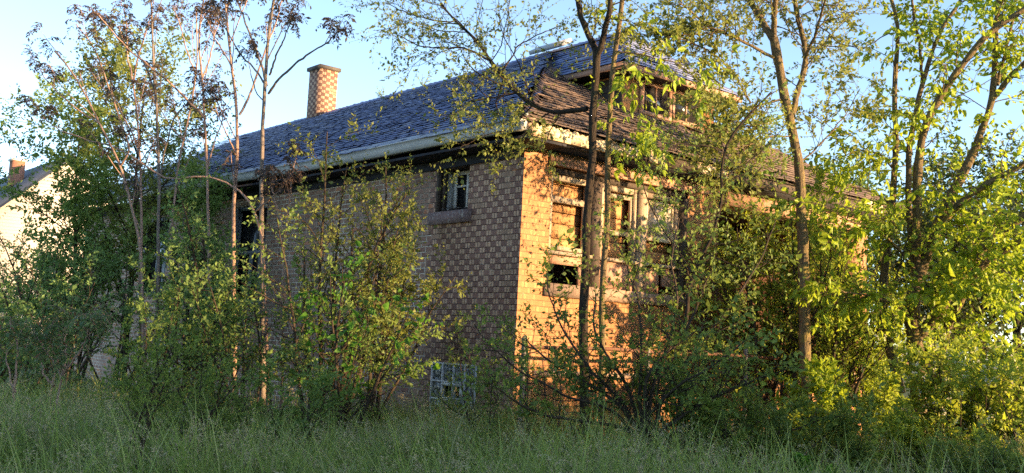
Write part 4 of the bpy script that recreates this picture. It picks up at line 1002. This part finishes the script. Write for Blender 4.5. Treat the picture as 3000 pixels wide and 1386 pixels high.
sh_px('lit bush twined through the fence below the spreading tree', 2570, 12.2, 1.1, spread=.6, ns=7, leaf=.049, mat='l_yel', seed=56, c1=10, c2=6, group=G2)
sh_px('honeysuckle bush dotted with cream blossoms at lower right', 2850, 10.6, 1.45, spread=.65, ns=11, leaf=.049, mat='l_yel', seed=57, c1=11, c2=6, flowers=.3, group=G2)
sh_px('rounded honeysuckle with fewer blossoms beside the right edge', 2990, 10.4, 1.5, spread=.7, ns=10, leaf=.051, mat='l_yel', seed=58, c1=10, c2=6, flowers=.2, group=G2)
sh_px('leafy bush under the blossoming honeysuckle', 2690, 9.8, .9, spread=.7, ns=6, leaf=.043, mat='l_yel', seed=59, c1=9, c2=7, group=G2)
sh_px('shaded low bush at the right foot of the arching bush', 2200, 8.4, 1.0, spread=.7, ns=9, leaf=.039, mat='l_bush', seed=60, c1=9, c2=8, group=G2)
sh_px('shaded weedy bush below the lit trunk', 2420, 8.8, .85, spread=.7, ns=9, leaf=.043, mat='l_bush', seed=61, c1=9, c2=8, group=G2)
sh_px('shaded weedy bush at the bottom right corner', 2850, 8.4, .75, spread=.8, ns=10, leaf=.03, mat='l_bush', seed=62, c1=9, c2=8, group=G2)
sh_px('low broadleaf weed at the bottom right of the grass', 2400, 8.0, .42, spread=.8, ns=6, leaf=.075, mat='l_mul', seed=68, c1=4, c2=3, cl=3, wd=.7, big=True, group=G2)
sh_px('dark bush tight against the foot of the arching bush', 2020, 8.9, 1.3, spread=.6, ns=8, leaf=.039, mat='l_bush', seed=63, c1=10, c2=6, group=G2)
sh_px('small green bush by the fence before the brick pier', 2120, 12.6, .9, spread=.4, ns=4, leaf=.045, mat='l_bush', seed=64, c1=9, c2=6, group=G2)

# trees further back
def bg_tree(label, px, d, top, rad, seed, mat='l_pale', leaf=.09, n=9, c1=9, c2=9, c3=8, tr=.14, low=.25, name='broadleaf_tree', group='broadleaf trees around the houses'):
    rg = np.random.default_rng(seed); b = ground_at(px, d); tm, lm = MB(), MB()
    H = top
    tq = grow(rg, b[None], np.array([[0, 0, 1.]]), np.array([H*.93]), 10, .04, .1); ra = radii(np.array([tr]), 10, .15); tubes(tm, tq, ra, 8)
    p, D_, r_, t = spawn(rg, tq, ra, n*2, low, .97, .9, .25); D_ = nrm(D_+np.array([0, 0, .25])); L1 = rad*rg.uniform(.75, 1.15, len(t))*np.sqrt(np.clip(1-((t-.5)/.62)**2, .08, 1))
    s1 = grow(rg, p, D_, L1, 8, .1, .06); a1 = radii(r_*.45, 8, .2); tubes(tm, s1, a1, 5)
    p, D_, r_, t = spawn(rg, s1, a1, c1, .2, 1., .8, .3); L2 = np.repeat(L1, c1)*.42*rg.uniform(.5, 1.3, len(t)); s2 = grow(rg, p, D_, L2, 5, .14, .05); a2 = radii(r_*.5, 5, .3); tubes(tm, s2, a2, 3)
    p, D_, r_, t = spawn(rg, s2, a2, c2, .1, 1., .8, .3); L3 = np.repeat(L2, c2)*.45*rg.uniform(.4, 1.3, len(t)); s3 = grow(rg, p, D_, L3, 3, .15, .03)
    leafy(lm, rg, s3, c3, 0., 1., leaf, .55, .15, .4)
    return tree_obj(name, label, 'tree', b, tm, lm, M['bark_dark_shaded'], M[mat], group)
bg_tree('feathery yellow green tree rising above the far end of the gutter', 370, 18.6, 6.1, 2.15, 71, 'l_pale', .062, c3=8, n=15, low=.2, tr=.07)
bg_tree('lower feathery tree half hiding the white house wall', 215, 17.4, 4.7, 1.55, 72, 'l_under', .060, c3=9, n=12, low=.12, tr=.06)
bg_tree('slim leafy tree in front of the farthest side window', 560, 16.6, 3.9, 1.1, 78, 'l_under', .05, n=8, c3=6, low=.25, tr=.05)
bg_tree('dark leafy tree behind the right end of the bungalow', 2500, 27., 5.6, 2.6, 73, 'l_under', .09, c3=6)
bg_tree('deep green tree behind the many stemmed tree', 2760, 25., 5.4, 2.6, 74, 'l_shaded', .09, c3=7, low=.1)
bg_tree('dark green tree filling the gap at the right edge', 2990, 22., 5.0, 2.6, 75, 'l_shaded', .09, c3=7, low=.05)
bg_tree('dark understory tree low behind the fence at right', 2900, 17.5, 3.0, 2.2, 76, 'l_shaded', .08, c3=7, low=.03, tr=.08)
bg_tree('second dark understory tree beyond the porch side', 2760, 19., 3.2, 2.0, 77, 'l_shaded', .08, c3=7, low=.03, tr=.08)
# weeds rooted on the roof ridge
for i, (yy_, hh_, lab) in enumerate(((9.25, .28, 'tiny weed sprouting on the roof ridge nearest the chimney'), (7.7, .40, 'taller thin weed sprouting from the middle of the roof ridge'), (6.8, .25, 'leafy weed clump on the ridge towards the dormer'))):
    rg = np.random.default_rng(90+i); tm, lm = MB(), MB(); b = np.array([CX, yy_, RZ+.02]); n_ = 7
    th = rg.random(n_)*6.28; s0 = grow(rg, np.repeat(b[None], n_, 0), np.stack([np.cos(th)*.5, np.sin(th)*.8, np.ones(n_)], 1), hh_*rg.uniform(.4, 1.2, n_), 5, .15); tubes(tm, s0, radii(np.full(n_, .004), 5, .4), 3); leafy(lm, rg, s0, 9, .1, 1., .045, .5)
    e = thing('roof_weed', lab, 'weed', b, 'weeds on the roof ridge'); tm.build('stems', M['twig'], e); lm.build('foliage', M['l_yel'], e)

# ------------------------------------------------------------------ long grass
rg = np.random.default_rng(77)
def grass_points(N, dmin, dmax):
    d = np.sqrt(rg.random(N)*(dmax**2-dmin**2)+dmin**2)*.5+.5*(dmin+(dmax-dmin)*rg.random(N))
    lat = rg.uniform(-.68, .68, N)*d
    f = nrm(np.array([CM[0] @ [0, 0, 1], CM[1] @ [0, 0, 1], 0])); r = np.array([f[1], -f[0], 0])
    P = CAM+f*d[:, None]+r*lat[:, None]; P[:, 2] = gz(P[:, 0], P[:, 1])-.02
    ok = ~((P[:, 0] > -.02) & (P[:, 0] < W) & (P[:, 1] > -.02) & (P[:, 1] < LEN))
    return P[ok], d[ok]
def clump(P): return .5+.5*np.sin(P[:, 0]*1.7+np.sin(P[:, 1]*1.3)*1.5)*np.sin(P[:, 1]*1.9+P[:, 0]*.6)
gb = MB()
P, d = grass_points(56000, 3.4, 15.)
cl_ = clump(P); N = len(P)
big_ = rg.random(N) < .05; H = np.where(big_, rg.uniform(.55, .85, N), (.24+.46*cl_)*rg.uniform(.4, 1.3, N))*np.where(d < 8.5, 1.18, 1.)
th = rg.random(N)*6.283; lean = rg.uniform(.2, 1.0, N); dirx = np.stack([np.cos(th), np.sin(th), 0*th], 1); dirx = dirx+np.array([-.25, .1, 0])
sd = np.stack([-np.sin(th), np.cos(th), 0*th], 1); wv = rg.uniform(.0028, .0062, N)*(1+d*.06)
segs = 4; rows = []
for i in range(segs+1):
    s = i/segs; c = P+np.array([0, 0, 1.])*(H*(s-.22*lean*s*s*1.6))[:, None]+dirx*(H*lean*s*s)[:, None]
    wd_ = (wv*(1-s**1.5)+.0006)[:, None]
    rows.append(c-sd*wd_); rows.append(c+sd*wd_)
V = np.stack(rows, 1); ix = (np.arange(N)*(2*segs+2))[:, None]
q = np.concatenate([ix+np.array([[2*i, 2*i+1, 2*i+3, 2*i+2]]) for i in range(segs)])
gb.add(V.reshape(-1, 3), q)
tag(gb.build('grass', M['grass']), 'long uncut grass covering the yard in front of the house', 'grass', kind='stuff')
gs = MB()
P, d = grass_points(6500, 3.4, 14.); cl_ = clump(P); k = rg.random(len(P)) < np.clip(1.6*cl_-.25, .06, 1); P = P[k]; cl_ = cl_[k]; N = len(P)
H = (.40+.28*cl_)*rg.uniform(.75, 1.15, N); D = nrm(np.stack([rg.normal(-.12, .22, N), rg.normal(.05, .22, N), np.ones(N)], 1))
s0 = grow(rg, P, D, H, 6, .04, 0., .22); tubes(gs, s0, np.tile(np.linspace(.0016, .0007, 7), (N, 1)), 3)
t0_ = .72
p, D_, r_, t = spawn(rg, s0, np.full((N, 7), .001), 9, t0_, 1., .7, .2); L1 = .07*(1.25-1.0*(t-t0_)/(1-t0_))*rg.uniform(.6, 1.3, len(t)); s1 = grow(rg, p, D_, L1, 2, .1, 0, .3)
leafy(gs, rg, s1, 4, .2, 1., .016, .34, .3, .3)
tag(gs.build('grass_seed_heads', M['seed']), 'feathery grey seed heads standing above the long grass', 'grass', kind='stuff')

# ------------------------------------------------------------------ unseen house added behind the viewer to shade the near yard
nb = thing('shade_house', 'low gabled house added out of view to shade the near grass', 'house', (-3, -19, 0))
nx0, nx1, ny0, ny1 = -14., 4.6, -22., -14.5; nyc = (ny0+ny1)/2
m_ = MB(); m_.prism([(nx0, ny0, 0), (nx0, ny1, 0), (nx0, ny1, 3.1), (nx0, nyc, 4.9), (nx0, ny0, 3.1)], (nx1-nx0, 0, 0)); m_.build('wall', M['brick2'], nb)
m_ = MB()
for s_ in (-1, 1):
    ye = nyc+s_*(nyc-ny0+.4); ze = 3.1-.4*1.8/3.75
    m_.add([(nx0-.3, ye, ze+.02), (nx1+.3, ye, ze+.02), (nx1+.3, nyc, 4.92), (nx0-.3, nyc, 4.92), (nx0-.3, ye, ze+.14), (nx1+.3, ye, ze+.14), (nx1+.3, nyc, 5.05), (nx0-.3, nyc, 5.05)], [(0, 1, 2, 3), (4, 5, 6, 7), (0, 1, 5, 4), (0, 3, 7, 4), (1, 2, 6, 5)])
m_.build('roof', M['roof2'], nb)
m_ = MB(); m_.box(nx1+.01, 7.6, ny1-5.5, ny1-.4, 0, 2.75); m_.build('shade_garage', M['siding'], nb)  # unseen side block added to shade the low grass by the brick wall
m_ = MB(); m_.box(nx1+.31, 7.85, ny1-5.75, ny1-.15, 2.755, 2.9); m_.build('shade_garage_roof', M['roof2'], nb)
m_ = MB(); m_.box(4.9, 7.3, ny1-.39, ny1-.33, .02, 2.2); m_.build('shade_garage_door', M['white'], nb)
for a in (-11, -7, -3, 1):
    m_ = MB(); m_.box(a, a+1.2, ny1-.02, ny1+.05, 1., 2.4); wq = m_.build('window', M['white'], nb); m_ = MB(); m_.box(a+.1, a+1.1, ny1+.051, ny1+.06, 1.1, 2.3); m_.build('pane', M['darkglass'], wq)
print('faces', sum(len(o.data.polygons) for o in SC.objects if o.type == 'MESH'))
